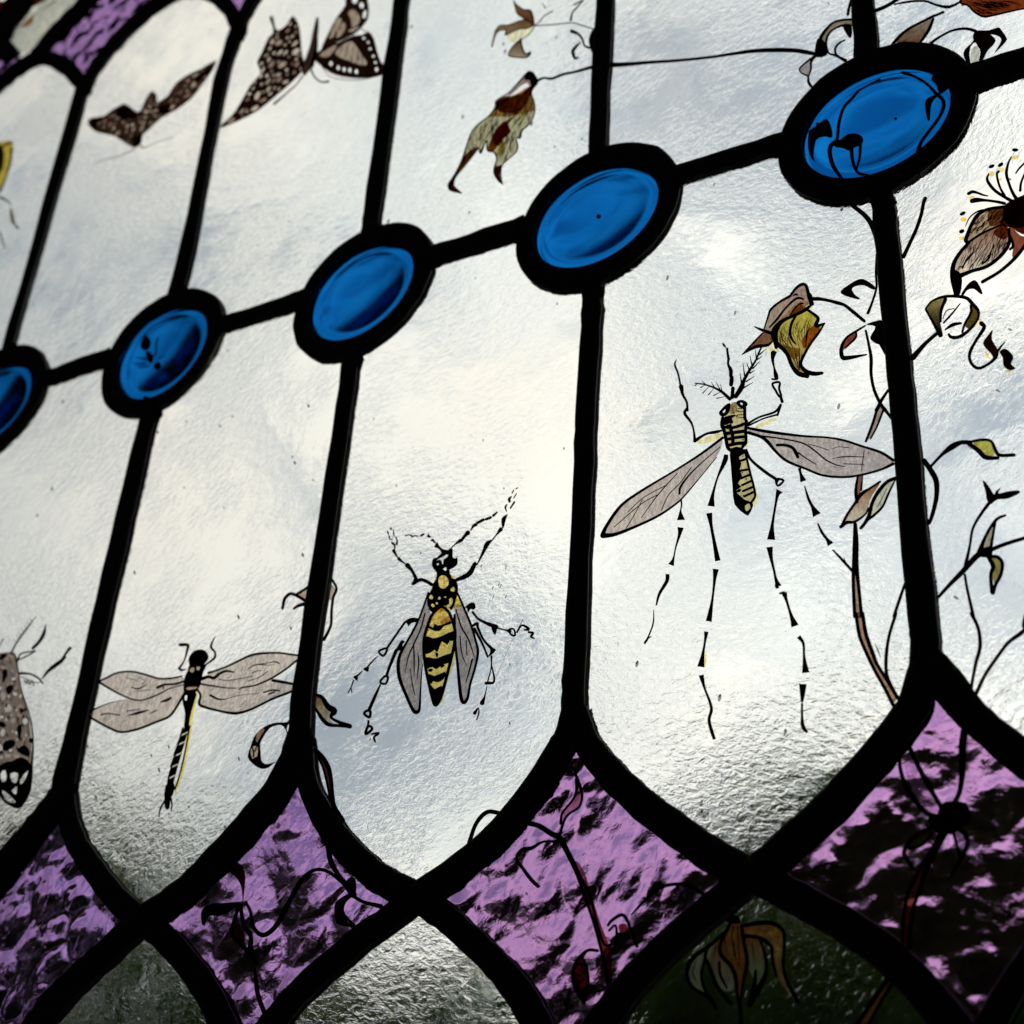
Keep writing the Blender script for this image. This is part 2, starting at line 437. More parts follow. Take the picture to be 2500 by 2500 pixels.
VERT = ["212,190,40 205,215,39 124,500,37 29,835,36 15,885,36",
        "582,80,40 547,181,40 518,326,38 484,500,42 441,697,47 430,740,48",
        "992,-90,45 984,0,44 961,167,48 916,500,49 910,545,50 904,590,50",
        "1482,-90,50 1480,0,50 1472,155,51 1463,349,52 1461,390,52",
        "2104,-90,58 2108,0,59 2117,115,66 2120,160,68",
        "378,975,52 365,1030,52 310,1265,54 255,1500,55 207,1714,53 167,1890,66 152,1960,66",
        "866,850,52 860,888,52 845,1000,51 801,1300,57 762,1560,57 741,1730,63 738,1820,66",
        "1449,680,56 1449,724,57 1447,800,57 1434,1000,57 1430,1129,59 1418,1400,60 1409,1600,65 1405,1700,68 1404,1770,70",
        "2155,470,62 2158,500,62 2170,610,66 2192,850,66 2208,1000,69 2228,1233,73 2256,1500,80 2261,1570,80 2262,1660,84"]
for s in VERT: came('lead_came', s)
BARS = ["118,926,44 190,902,46 262,877,50", "540,797,46 635,768,47 735,735,50", "1045,633,56 1155,598,57 1275,560,60",
        "1640,437,54 1770,397,54 1905,354,56", "2375,196,78 2500,154,75 2640,108,74"]
for s in BARS:      # the ends run in under the rings
    v = [float(a) for a in s.replace(',', ' ').split()]; a, c = v[:3], v[-3:]
    l = math.hypot(c[0]-a[0], c[1]-a[1]); ex, ey = (c[0]-a[0])/l*16, (c[1]-a[1])/l*16
    came('lead_bar', f"{a[0]-ex},{a[1]-ey},{a[2]} {s} {c[0]+ex},{c[1]+ey},{c[2]}")
ARCS = ["150,1945,64 105,2008,70 45,2085,78 0,2138,80 -80,2225,80",
        "166,1930,62 172,1990,62 194,2060,66 240,2132,68 295,2200,70 352,2247,72 410,2295,74 462,2352,76 510,2420,78 548,2490,80 580,2560,80",
        "736,1790,62 715,1862,70 680,1930,76 620,2005,78 540,2095,78 475,2160,76 410,2210,74 352,2247,74 300,2295,74 240,2350,74 170,2415,76 105,2490,76 55,2560,76",
        "744,1800,60 750,1870,60 765,1935,64 800,2005,70 845,2067,74 900,2122,76 955,2160,76 1020,2192,78 1085,2237,72 1128,2273,72 1180,2320,76 1225,2366,78 1270,2422,84 1305,2480,86 1340,2560,88",
        "1404,1740,66 1388,1800,70 1363,1845,76 1318,1917,76 1230,2028,76 1166,2087,76 1080,2155,78 1020,2192,78 955,2245,72 893,2288,72 812,2355,72 735,2425,72 670,2500,74 620,2560,74",
        "1410,1730,64 1428,1795,70 1455,1842,74 1500,1897,78 1575,1967,82 1650,2025,84 1730,2080,86 1835,2137,86 1900,2170,86 1985,2215,88 2075,2265,90 2160,2325,92 2245,2405,94 2325,2500,98 2370,2560,98",
        "2258,1630,80 2235,1722,90 2190,1790,90 2100,1895,92 2025,1975,92 1960,2035,92 1900,2090,90 1835,2137,86 1765,2200,86 1690,2262,84 1620,2325,84 1548,2400,84 1480,2490,86 1435,2560,86",
        "2266,1610,78 2312,1672,92 2352,1722,84 2405,1775,82 2480,1837,88 2580,1900,90",
        "2580,2265,80 2500,2370,80 2440,2470,86 2395,2560,86"]
for s in ARCS: came('lead_came', s)
TOPS = ["-70,255,42 0,208,40 45,172,40 100,143,40 150,158,40 195,197,40 207,225,38",
        "205,225,38 235,168,36 285,105,40 338,52,40 395,5,42 450,-22,44 510,-15,42 560,22,40 586,80,38",
        "88,148,44 115,110,42 160,62,44 222,0,46 290,-75,46",
        "582,92,36 598,45,36 622,0,38 668,-75,40",
        "30,140,50 -5,95,56 28,40,70 62,-10,70 100,-80,70"]
for s in TOPS: came('lead_came', s)

def frame():
    """the dark wooden surround that holds the panel: four boards just outside the picture"""
    m, nt, out = mat('dark_oak'); tc = nd(nt, 'ShaderNodeTexCoord').outputs['Object']
    p = nd(nt, 'ShaderNodeBsdfPrincipled'); p.inputs['Roughness'].default_value = 0.6
    lk(nt, ramp(nt, noise(nt, mapping(nt, tc, (0, 0, 0), (60, 60, 4)), 1.0, 5, 0.6, 1.5), [(0.3, (0.020, 0.012, 0.008)), (0.7, (0.055, 0.034, 0.022))]), p.inputs['Base Color'])
    lk(nt, p.outputs[0], out.inputs[0])
    I = [at(x, y) for x, y in ((-66, -66), (2590, -66), (2590, 2540), (-66, 2540))]
    cx, cz = sum(q.x for q in I)/4, sum(q.z for q in I)/4
    O = [Vector((q.x + math.copysign(0.11, q.x-cx), 0, q.z + math.copysign(0.11, q.z-cz))) for q in I]
    for k in range(4):
        a, b_, c, d = I[k], I[(k+1) % 4], O[(k+1) % 4], O[k]
        V = [(q.x, y, q.z) for y in (-0.0055, 0.0050) for q in (a, b_, c, d)]
        o = link('frame_board', V, [(0, 1, 2, 3), (7, 6, 5, 4), (0, 4, 5, 1), (1, 5, 6, 2), (2, 6, 7, 3), (3, 7, 4, 0)], m, window); fix_normals(o)
frame()

def solder(x, y, rx, ry, ang=0.0, hgt=0.00145):
    rnd = random.Random(int(x*7+y)); V, F = [], []
    n, rings = 22, 6
    ca, sa = math.cos(ang), math.sin(ang)
    wob = [1+rnd.uniform(-0.09, 0.09) for _ in range(n)]
    V.append(at(x, y, -(0.0016+hgt)))
    for j in range(1, rings+1):
        q = j/rings; h = hgt*math.sqrt(max(0.0, 1-q*q))*1.0
        for i in range(n):
            a = 2*math.pi*i/n; ex, ey = rx*q*wob[i]*math.cos(a), ry*q*wob[i]*math.sin(a)
            p = at(x+ex*ca-ey*sa, y+ex*sa+ey*ca, GF); p.y = -(0.0016+h); V.append(p)
    for i in range(n): F.append((0, 1+(i+1) % n, 1+i))
    for j in range(rings-1):
        for i in range(n):
            k = 1+j*n; F.append((k+i, k+(i+1) % n, k+n+(i+1) % n, k+n+i))
    link('solder_joint', V, F, LEAD, window, smooth=True)
for x, y, rx, ry, a in [(352, 2247, 44, 40, 0), (1020, 2192, 46, 42, 0), (1835, 2137, 52, 48, 0), (158, 1935, 36, 46, 0.2), (740, 1812, 37, 52, 0.1),
                        (1404, 1752, 38, 56, 0), (2264, 1640, 46, 62, 0), (2318, 1652, 28, 34, 0.8), (262, 880, 24, 30, 0), (556, 790, 22, 30, 0), (726, 738, 26, 32, 0), (1062, 628, 28, 36, 0), (1264, 566, 30, 38, 0),
                        (1652, 434, 30, 34, 0), (1892, 360, 34, 36, 0), (2392, 190, 40, 46, 0), (126, 922, 22, 28, 0), (436, 712, 30, 22, 0), (372, 1012, 32, 22, 0),
                        (908, 558, 32, 24, 0), (864, 878, 34, 24, 0), (1461, 362, 32, 22, 0), (1450, 714, 34, 24, 0), (2118, 128, 40, 26, 0), (2157, 494, 40, 24, 0), (206, 210, 26, 30, 0), (584, 72, 24, 26, 0), (105, 138, 32, 28, 0), (28, 852, 24, 20, 0)]:
    k = 1.0 if rx > 42 else 0.8
    solder(x, y, rx*k, ry*k, a, 0.00145 if rx > 42 else 0.0013)

def inside_mean(P):
    return (sum(p[0] for p in P)/len(P), sum(p[1] for p in P)/len(P))
def offset(P, d):
    """polygon pushed outwards by d px"""
    n = len(P); area = sum(P[i][0]*P[(i+1) % n][1]-P[(i+1) % n][0]*P[i][1] for i in range(n))
    sg = 1 if area > 0 else -1; out_ = []
    for i in range(n):
        a, b_, c = P[i-1], P[i], P[(i+1) % n]
        n1 = (b_[1]-a[1], a[0]-b_[0]); n2 = (c[1]-b_[1], b_[0]-c[0])
        l1 = math.hypot(*n1) or 1; l2 = math.hypot(*n2) or 1
        mx, my = n1[0]/l1+n2[0]/l2, n1[1]/l1+n2[1]/l2; l = math.hypot(mx, my)
        if l < 0.3: mx, my, l = n1[0]/l1, n1[1]/l1, 1
        k = d*sg*min(1.4, 2/l/l*l if l else 1)/l
        out_.append((b_[0]+mx*k, b_[1]+my*k))
    return out_

def pane(name, spec, mf, mb, label=None, grow=None):
    P = pts(spec); cx = sum(q[0] for q in P)/len(P)
    P = offset(P, grow or (21.0 if cx < 400 and min(q[1] for q in P) < 600 else 23.0))
    Q = [at(x, y, GF) for x, y in P]
    n = len(Q); V = []
    for q in Q: V.append((q.x, GF, q.z))
    for q in Q: V.append((q.x, GB, q.z))
    tri = tessellate_polygon([[Vector((q.x, q.z, 0)) for q in Q]])
    F = [tuple(t) for t in tri] + [tuple(i+n for i in reversed(t)) for t in tri]
    F += [(i, (i+1) % n, (i+1) % n + n, i+n) for i in range(n)]
    o = link(name, V, F, mf, window, label); o.data.materials.append(mb); o.data.materials.append(LEAD)     # cement all round the cut edge
    fix_normals(o)
    for p in o.data.polygons:
        p.material_index = 0 if p.normal.y < -0.5 else (1 if p.normal.y > 0.5 else 2)
    return o

CL = lambda s, lab=None: pane('clear_glass_pane', s, CLEAR, CLEAR_B, lab)
PU = lambda s, lab=None: pane('purple_glass_pane', s, PURPLE, PURPLE_B, lab)
U0 = CL("-90,300 0,228 52,186 80,166 111,160 137,168 168,191 185,215 106,500 10,831 0,848 -90,880", 'clear pane with part of a yellow insect at the left edge')
U1 = CL("226,215 246,181 311,103 362,52 424,8 450,3 500,9 526,23 549,49 556,72 526,181 500,326 462,500 417,697 409,715 336,767 292,813 269,849 124,901 111,878 85,855 47,842 142,500", 'clear pane with a painted brown moth')
U2 = CL("583,109 598,65 622,28 637,0 700,-90 985,-90 963,0 937,166 892,500 884,552 849,578 792,624 746,686 720,715 552,767 539,743 516,723 500,712 466,704 505,500 539,318", 'clear pane with a painted butterfly')
U3 = CL("1014,-90 1005,0 986,168 941,500 937,541 966,545 1000,553 1028,572 1052,599 1261,533 1274,507 1311,458 1362,414 1393,388 1435,365 1437,349 1445,155 1455,0 1457,-90", 'clear pane with painted withered leaves')
U4 = CL("1505,-90 1504,0 1501,111 1489,349 1526,348 1578,357 1616,378 1642,404 1862,336 1904,316 1940,259 2000,193 2062,150 2084,132 2079,0 2075,-90", 'clear pane crossed by a thin painted twig')
U5 = CL("2133,-90 2138,0 2150,109 2181,106 2220,102 2272,106 2323,124 2360,158 2399,150 2500,116 2640,70 2640,-90", 'clear pane with painted leaves and a bud at the upper right')
L0 = CL("-90,1170 0,1111 52,1065 96,1000 111,966 129,945 245,909 254,966 274,1000 292,1013 339,1023 228,1500 181,1707 132,1899 109,1940 67,2000 0,2083 -90,2180", 'clear pane with a painted mottled moth')
L1 = CL("391,1034 396,1015 419,1000 500,937 526,901 552,842 572,813 714,769 715,798 735,847 785,878 834,888 820,1000 773,1300 741,1515 708,1774 702,1806 674,1855 637,1930 581,2000 500,2090 424,2155 362,2197 342,2201 285,2132 233,2065 204,2003 197,1935 202,1875 233,1720 283,1500", 'clear pane with a painted dragonfly')
L2 = CL("886,886 904,865 950,836 1000,794 1034,748 1054,699 1062,662 1075,655 1255,600 1261,629 1292,688 1321,709 1362,717 1421,724 1418,800 1406,1000 1400,1129 1391,1294 1378,1640 1371,1700 1360,1739 1334,1811 1292,1894 1220,1982 1142,2057 1065,2116 1026,2137 1005,2143 945,2116 888,2065 838,2000 806,1955 786,1902 775,1863 772,1747 774,1688 830,1300 871,1000", 'clear pane with a painted wasp')
L3 = CL("1476,714 1500,689 1552,660 1604,616 1635,572 1655,526 1668,466 1679,459 1901,388 1914,419 1945,453 2000,492 2034,503 2124,504 2137,585 2160,862 2173,1000 2191,1233 2216,1500 2221,1565 2217,1629 2199,1686 2179,1720 2129,1798 2078,1855 2000,1940 1940,2000 1904,2028 1821,2083 1759,2052 1666,2000 1539,1900 1500,1845 1471,1788 1445,1731 1440,1700 1448,1500 1462,1000", 'clear pane with a painted crane fly and a curled leaf')
L4 = CL("2189,500 2190,484 2259,443 2321,388 2362,323 2383,272 2388,230 2500,192 2640,145 2640,1905 2500,1798 2404,1722 2367,1678 2329,1614 2300,1596 2295,1500 2264,1233 2243,1000 2226,836 2204,629", 'clear pane with a painted flower and buds at the right edge')
D1 = PU("141,2000 155,2065 199,2127 217,2155 256,2199 297,2244 215,2316 140,2385 60,2470 0,2540 -90,2540 -90,2290 0,2194 47,2145 85,2075 111,2044", 'purple diamond pane at the left edge, mostly dark')
D2 = PU("720,1913 759,2000 800,2070 855,2127 904,2168 942,2199 870,2261 785,2329 653,2458 606,2520 552,2414 500,2340 413,2250 526,2166 578,2103 658,2000", 'purple diamond pane with a painted tendril and drooping leaf')
D3 = PU("1411,1829 1440,1879 1500,1946 1552,2000 1616,2054 1681,2098 1733,2129 1737,2153 1715,2179 1645,2241 1578,2308 1500,2391 1424,2489 1395,2540 1362,2492 1331,2435 1295,2380 1243,2323 1197,2277 1140,2230 1100,2195 1181,2124 1308,1990 1375,1899", 'bright purple diamond pane in the middle with a painted stem')
D4 = PU("2282,1722 2311,1743 2344,1777 2424,1849 2500,1899 2600,1965 2600,2160 2500,2310 2437,2411 2385,2520 2373,2494 2272,2375 2194,2303 2078,2217 2000,2170 1926,2124 2000,2047 2057,2000 2114,1945 2225,1805 2259,1748", 'purple diamond pane at the lower right with a forked painted stem')
B1 = CL("355,2296 401,2334 453,2406 500,2484 540,2560 80,2560 129,2500 215,2406 285,2347", 'clear pointed pane at the bottom left, dark green tree behind')
B2 = CL("1023,2242 1065,2274 1119,2316 1168,2360 1207,2409 1246,2461 1272,2500 1300,2560 672,2560 723,2500 798,2419 883,2339 940,2303", 'clear pointed pane at the bottom, silvery with a dark lower half')
B3 = CL("1857,2190 1940,2228 2000,2261 2078,2308 2168,2388 2225,2445 2272,2500 2315,2560 1480,2560 1536,2487 1598,2404 1666,2339 1732,2280 1798,2225", 'clear pointed pane at the bottom right with a drooping painted flower')
T1 = PU("123,127 160,140 199,171 225,155 261,111 311,52 375,0 455,-75 330,-75 241,0 192,47 137,101", 'purple strip pane at the top left')
T2 = CL("23,104 39,119 62,126 75,119 88,106 129,67 202,0 270,-75 150,-75 109,0 85,26 39,78", 'small clear pane with a painted brown leaf at the top left corner')
T4 = PU("-80,110 0,137 39,155 20,168 0,189 -80,240", 'small purple pane at the left edge below the corner')
T5 = PU("545,-25 557,0 575,18 596,0 640,-75 500,-75", 'tip of a purple pane at the top between two arches')
T3 = pane('red_glass_pane', "-80,40 0,22 22,24 24,40 10,78 0,84 -80,120", RED, RED_B, 'dark red pane at the top left corner')

def front(q):     # a pressed roundel: flat rim, raised middle with a steep wall
    u_ = min(1.0, q/0.86)
    return -0.0014 - 0.0042*(1-u_**3.2)
def roundel(e):
    n, K = 64, 26
    V, F = [], []
    rad = [(k/K)**0.8*1.13 for k in range(1, K+1)]
    def back(q):
        return 0.0030 if q < 1.0 else 0.0030 - 0.0016*min(1, (q-1.0)/0.06)
    for side in (front, back):
        b0 = len(V); c = at(e[0], e[1], GF); V.append(Vector((c.x, side(0), c.z)))
        for q in rad:
            for (x, y) in ellipse(*e[:5], n=n, k=q):
                p = at(x, y, GF); p.y = side(q); V.append(p)
        for i in range(n): F.append((b0, b0+1+i, b0+1+(i+1) % n))
        for j in range(K-1):
            for i in range(n):
                k = b0+1+j*n; F.append((k+i, k+(i+1) % n, k+n+(i+1) % n, k+n+i))
    a0, a1 = 1+(K-1)*n, 1+K*n+1+(K-1)*n
    for i in range(n): F.append((a0+i, a0+(i+1) % n, a1+(i+1) % n, a1+i))
    o = link('blue_glass_roundel', V, F, BLUE, window, smooth=True); o.data.materials.append(BLUE_B); fix_normals(o)
    for p in o.data.polygons:
        p.material_index = 0 if p.normal.y < 0 else 1
    return o
RO = [roundel(e) for e in ROUND]
for o, k, g in ((D1, 0.42, 1.0), (D2, 0.74, 0.6), (D3, 0.60, 0.15), (D4, 0.40, 0.1), (T1, 1.3, 0.7), (T4, 1.2, 0.7), (T5, 1.0, 0.6)): o.color = (k, g, 0, 1)
# ------------------------------------------------------------------ the painting on the glass
INK = (0.0, 0.0, 0.0, 0.985)
RUST = (0.05, 0.012, 0.008, 0.75)
def T(ox, oy, size): return (ox, oy, size/1932.0)
class Paint:
    """enamel painted on the room side of one pane: fills and brush strokes, one thin mesh"""
    def __init__(self, tile, dome=None): self.V, self.F, self.K, self.lay, self.t, self.dome = [], [], [], 0, tile, dome
    def _xy(self, p):
        ox, oy, k = self.t; return (ox+p[0]*k, oy+p[1]*k)
    def _y(self):
        self.lay += 1; return -0.00154 - 0.0000022*self.lay
    def _add(self, P, faces, cols, y):
        b0 = len(self.V)
        for x, y_ in P:
            yy = y
            if self.dome:     # follow the raised middle of the roundel
                e = self.dome; X, Y = (x-e[0])/e[2], -(y_-e[1])/e[3]
                yy = front(math.hypot(X, (Y-X*e[4])/math.sqrt(1-e[4]**2))) - 0.00018 + (y+0.0015)
            self.V.append(at(x, y_, yy))
        self.K += [tuple(max(0.0, a)**1.35 for a in c[:3]) + (c[3],) for c in cols]; self.F += [tuple(i+b0 for i in f) for f in faces]
    def f(self, s, col, holes=(), sub=3, col2=None, smooth=True):
        loops = [[self._xy(p) for p in (cr(pts(q), True, sub) if smooth else pts(q))] for q in [s]+list(holes)]
        flat = [p for l in loops for p in l]
        tri = tessellate_polygon([[Vector((p[0], p[1], 0)) for p in l] for l in loops])
        c = col if len(col) == 4 else (*col, 0.0)
        if col2:   # the tint runs from the first to the last end of the shape, top to bottom
            y0 = min(p[1] for p in flat); y1 = max(p[1] for p in flat); d = col2 if len(col2) == 4 else (*col2, 0.0)
            cols = [tuple(a+(b_-a)*(p[1]-y0)/(y1-y0) for a, b_ in zip(c, d)) for p in flat]
        else: cols = [c]*len(flat)
        self._add(flat, tri, cols, self._y()); return self
    def s(self, s, w, col=INK, sub=4, closed=False, cap=True):
        P = [self._xy(p) for p in pts(s)]
        w = list(w) if hasattr(w, '__len__') else [w]
        n = len(P); wid = []
        for i in range(n):
            q = i/(n-1)*(len(w)-1); k = min(int(q), len(w)-2) if len(w) > 1 else 0
            wid.append(w[0] if len(w) == 1 else w[k]+(w[k+1]-w[k])*(q-k))
        R_ = cr([(p[0], p[1], q) for p, q in zip(P, wid)], closed, sub)
        n = len(R_); L, M = [], []
        for i in range(n):
            a = R_[(i-1) % n] if closed else R_[max(0, i-1)]; c = R_[(i+1) % n] if closed else R_[min(n-1, i+1)]
            tx, ty = c[0]-a[0], c[1]-a[1]; l = math.hypot(tx, ty) or 1; h = max(0.35, R_[i][2]/2)
            L.append((R_[i][0]+ty/l*h, R_[i][1]-tx/l*h)); M.append((R_[i][0]-ty/l*h, R_[i][1]+tx/l*h))
        y = self._y(); F = []
        for i in range(n if closed else n-1):
            j = (i+1) % n; F.append((i, j, n+j, n+i))
        self._add(L+M, F, [col]*(2*n), y)
        if not closed and cap:
            for e in (0, n-1):
                h = max(0.35, R_[e][2]/2)
                if h < 1.2: continue
                self._add([(R_[e][0]+h*math.cos(2*math.pi*k/10), R_[e][1]+h*math.sin(2*math.pi*k/10)) for k in range(10)], [tuple(range(10))], [col]*10, y-0.0000009)
        return self
    def dot(self, x, y, rx, ry=None, col=INK, ang=0.0):
        cx, cy = self._xy((x, y)); ry = ry or rx; n = 12; c = col if len(col) == 4 else (*col, 0.0)
        P = [(cx+rx*math.cos(t)*math.cos(ang)-ry*math.sin(t)*math.sin(ang), cy+rx*math.cos(t)*math.sin(ang)+ry*math.sin(t)*math.cos(ang)) for t in (2*math.pi*k/n for k in range(n))]
        self._add(P, [tuple(range(n))], [c]*n, self._y()); return self
    def speckle(self, s, n, size, cols, seed, ang=0.6):
        rnd = random.Random(seed); poly = pts(s); xs = [p[0] for p in poly]; ys = [p[1] for p in poly]; k = 0; tries = 0
        while k < n and tries < 6000:
            tries += 1
            x, y = rnd.uniform(min(xs), max(xs)), rnd.uniform(min(ys), max(ys)); c = False; j = len(poly)-1
            for i in range(len(poly)):
                if (poly[i][1] > y) != (poly[j][1] > y) and x < (poly[j][0]-poly[i][0])*(y-poly[i][1])/(poly[j][1]-poly[i][1])+poly[i][0]: c = not c
                j = i
            if not c: continue
            q = rnd.uniform(0.5, 1.4)*size; k += 1; m = 9; a0 = ang+rnd.uniform(-0.7, 0.7); el = rnd.uniform(0.35, 0.8)
            cx, cy = self._xy((x, y)); P = []
            for i in range(m):
                t = 2*math.pi*i/m; rr = q*rnd.uniform(0.7, 1.2); u_, v_ = rr*math.cos(t), rr*el*math.sin(t)
                P.append((cx+u_*math.cos(a0)-v_*math.sin(a0), cy+u_*math.sin(a0)+v_*math.cos(a0)))
            cc = rnd.choice(cols); cc = cc if len(cc) == 4 else (*cc, 0.0)
            self._add(P, [tuple(range(m))], [cc]*m, self._y())
        return self
    def _in(self, poly, x, y):
        c = False; j = len(poly)-1
        for i in range(len(poly)):
            if (poly[i][1] > y) != (poly[j][1] > y) and x < (poly[j][0]-poly[i][0])*(y-poly[i][1])/(poly[j][1]-poly[i][1])+poly[i][0]: c = not c
            j = i
        return c
    def hatch(self, s, n, length, ang, col, seed, w=1.6, spread=0.25):
        """short brush strokes inside a shape"""
        rnd = random.Random(seed); poly = pts(s); xs = [p[0] for p in poly]; ys = [p[1] for p in poly]; k = 0
        for _ in range(9000):
            x, y = rnd.uniform(min(xs), max(xs)), rnd.uniform(min(ys), max(ys)); a = ang+rnd.uniform(-spread, spread); l = length*rnd.uniform(0.5, 1.3)
            P = [(x+l*t*math.cos(a)+l*0.12*math.sin(3*t)*math.sin(a), y+l*t*math.sin(a)) for t in (-0.5, -0.15, 0.2, 0.5)]
            if not all(self._in(poly, *q) for q in P): continue
            self.s(' '.join(f'{u},{v}' for u, v in P), [0.7, w, w*0.8, 0.6], col if not isinstance(col, list) else rnd.choice(col), sub=2); k += 1
            if k >= n: break
        return self
    def wing(self, s, dx, dy, ang, seed, dark, lights, keep=0.8):
        """a dark patterned wing with small light cells left open between the veins"""
        rnd = random.Random(seed); poly = pts(s); cx = sum(p[0] for p in poly)/len(poly); cy = sum(p[1] for p in poly)/len(poly)
        ca, sa = math.cos(ang), math.sin(ang); holes = []
        cells = []; xs = [p[0] for p in poly]; ys = [p[1] for p in poly]
        for _ in range(int(1500*keep)):
            x, y = rnd.uniform(min(xs), max(xs)), rnd.uniform(min(ys), max(ys)); g0 = rnd.choice((0.55, 0.8, 1.0, 1.35))
            ru, rv = dx*0.42*g0*rnd.uniform(0.7, 1.5), dy*0.36*g0*rnd.uniform(0.7, 1.1); a0 = ang+rnd.uniform(-0.35, 0.35)
            c1, s1 = math.cos(a0), math.sin(a0); H = []
            for k in range(7):
                t = 2*math.pi*k/7; g = rnd.uniform(0.7, 1.12); a_, b_ = ru*g*math.cos(t), rv*g*math.sin(t)
                H.append((x+a_*c1-b_*s1, y+a_*s1+b_*c1))
            if not all(self._in(poly, *h) for h in H): continue
            def apart(c):
                dx_, dy_ = x-c[0], y-c[1]; u_, v_ = dx_*ca+dy_*sa, -dx_*sa+dy_*ca
                return (u_/(ru+c[2]))**2 + (v_/(rv+c[3]))**2 > 1.45
            if all(apart(c) for c in cells):
                cells.append((x, y, ru, rv)); holes.append(' '.join(f'{a:.0f},{b:.0f}' for a, b in H))
        self.f(s, dark, holes, smooth=False)
        for h in holes: self.f(h, rnd.choice(lights), smooth=False)
        return self
    def on(self, *t): self.t = T(*t); return self
    def done(self, name, parent, label):
        o = link(name, self.V, self.F, PAINT, parent, label)
        a = o.data.attributes.new('paint', 'FLOAT_COLOR', 'POINT')
        a.data.foreach_set('color', [x for k in self.K for x in k])
        return o
WING = (0.60, 0.54, 0.51); YEL = (0.90, 0.72, 0.20); GOLD = (0.92, 0.55, 0.09); BRN = (0.24, 0.10, 0.045)
OLV = (0.42, 0.36, 0.13); GGR = (0.60, 0.62, 0.50); DRK = (0.035, 0.018, 0.014, 0.6); GRB = (0.46, 0.38, 0.30)

# --- moth at the upper left
p = Paint(T(0, 0, 500))
MO = "830,1155 860,1115 975,1100 1060,1040 1160,985 1210,1000 1290,1060 1330,1040 1380,930 1435,860 1475,900 1485,970 1590,900 1650,800 1760,715 1900,650 2042,570 1990,680 1880,830 1800,930 1650,1040 1520,1110 1400,1220 1340,1280 1330,1350 1270,1390 1190,1350 1080,1280 940,1250 870,1215"
p.wing(MO, 66, 40, -0.7, 3, (0.13, 0.075, 0.055, 0.45), [(0.55, 0.45, 0.40), (0.42, 0.33, 0.28), (0.32, 0.23, 0.19), (0.66, 0.57, 0.52)], 0.88)
for q in ["1140,1000 1230,1010 1290,1100 1200,1130 1090,1090", "1500,1000 1610,980 1590,1060 1500,1070", "1250,1280 1330,1260 1320,1370 1250,1370", "840,1150 880,1120 980,1110 930,1150 900,1220", "1850,720 1990,630 1960,700 1850,790"]:
    p.f(q, (0.16, 0.08, 0.06, 0.4), sub=2)
p.s(MO, 2.2, (0.05, 0.03, 0.02, 0.8), closed=True, sub=2)
p.s("1330,1375 1350,1395 1420,1370 1510,1330 1640,1295", [4, 2, 1], (0.1, 0.1, 0.1, .6)).s("1270,1405 1200,1440 1120,1475 1000,1505 900,1545", [2.5, 2, .8], (0.1, 0.1, 0.1, .6)).s("1380,930 1350,1040 1310,1150", 2, (0.05, 0.03, 0.02, 0.7)).s("1460,960 1440,1050 1400,1150", 2, (0.05, 0.03, 0.02, 0.7))
p.s("1170,1100 1180,1200 1160,1330", 3, (0.05, 0.03, 0.02, 0.7)).s("1260,1120 1300,1100 1330,1040", 3, (0.05, 0.03, 0.02, 0.7))
p.done('painted_moth', U1, 'brown moth with one long raised wing')

# --- butterfly
p = Paint(T(500, 0, 500))
LW = "612,165 640,155 662,265 700,290 780,230 830,150 880,230 900,350 910,480 930,580 930,650 900,690 800,790 660,910 500,1040 330,1130 150,1205 180,1160 260,1090 340,970 430,810 530,690 495,590 540,500 600,360 648,310 640,240"
RW = "1050,500 1100,470 1150,350 1250,160 1330,50 1340,-80 1500,-80 1530,0 1545,90 1530,190 1470,270 1540,300 1590,360 1620,480 1660,590 1700,630 1690,690 1600,725 1450,735 1300,720 1180,680 1080,600 1040,560"
DP = (0.06, 0.02, 0.015, 0.7)
LT = [(0.62, 0.53, 0.48), (0.50, 0.41, 0.36), (0.40, 0.31, 0.26), (0.70, 0.63, 0.57)]
p.wing(LW, 74, 52, -0.85, 11, (0.07, 0.03, 0.022, 0.62), LT, 0.9)
p.f("1050,500 1100,470 1180,425 1260,400 1400,335 1480,330 1540,300 1590,360 1620,480 1660,590 1700,630 1690,690 1600,725 1450,735 1300,720 1180,680 1080,600 1040,560", (0.07, 0.03, 0.022, 0.62),
    ["1230,500 1290,430 1380,390 1430,440 1480,520 1530,590 1510,615 1440,605 1350,570 1280,545", "1080,520 1150,470 1240,420 1220,480 1150,540"] + [f"{x-16},{y} {x},{y-24} {x+16},{y} {x},{y+24}" for x, y in ((1190, 600), (1260, 640), (1315, 655), (1368, 662), (1430, 676), (1620, 655))] + [f"{x-14},{y} {x},{y-14} {x+14},{y} {x},{y+14}" for x, y in ((1540, 400), (1560, 460), (1590, 530), (1610, 590), (1500, 360))], sub=2)
p.f("1230,500 1290,430 1380,390 1430,440 1480,520 1530,590 1510,615 1440,605 1350,570 1280,545", (0.55, 0.46, 0.39), sub=2).f("1080,520 1150,470 1240,420 1220,480 1150,540", (0.5, 0.40, 0.34), sub=2)
p.f("1100,470 1150,350 1250,160 1330,50 1340,-80 1500,-80 1530,0 1545,90 1530,190 1470,270 1400,330 1250,400", (0.09, 0.04, 0.03, 0.55),
    ["1170,360 1230,180 1290,180 1280,260 1230,330", "1240,350 1300,210 1330,250 1290,330", "1350,120 1400,90 1460,150 1450,220 1390,260 1380,180", "1350,290 1420,260 1460,250 1400,300", "1400,-20 1440,-20 1430,30 1390,20", "1470,20 1500,40 1490,80 1460,60", "1500,110 1525,100 1515,170 1490,160"], sub=2)
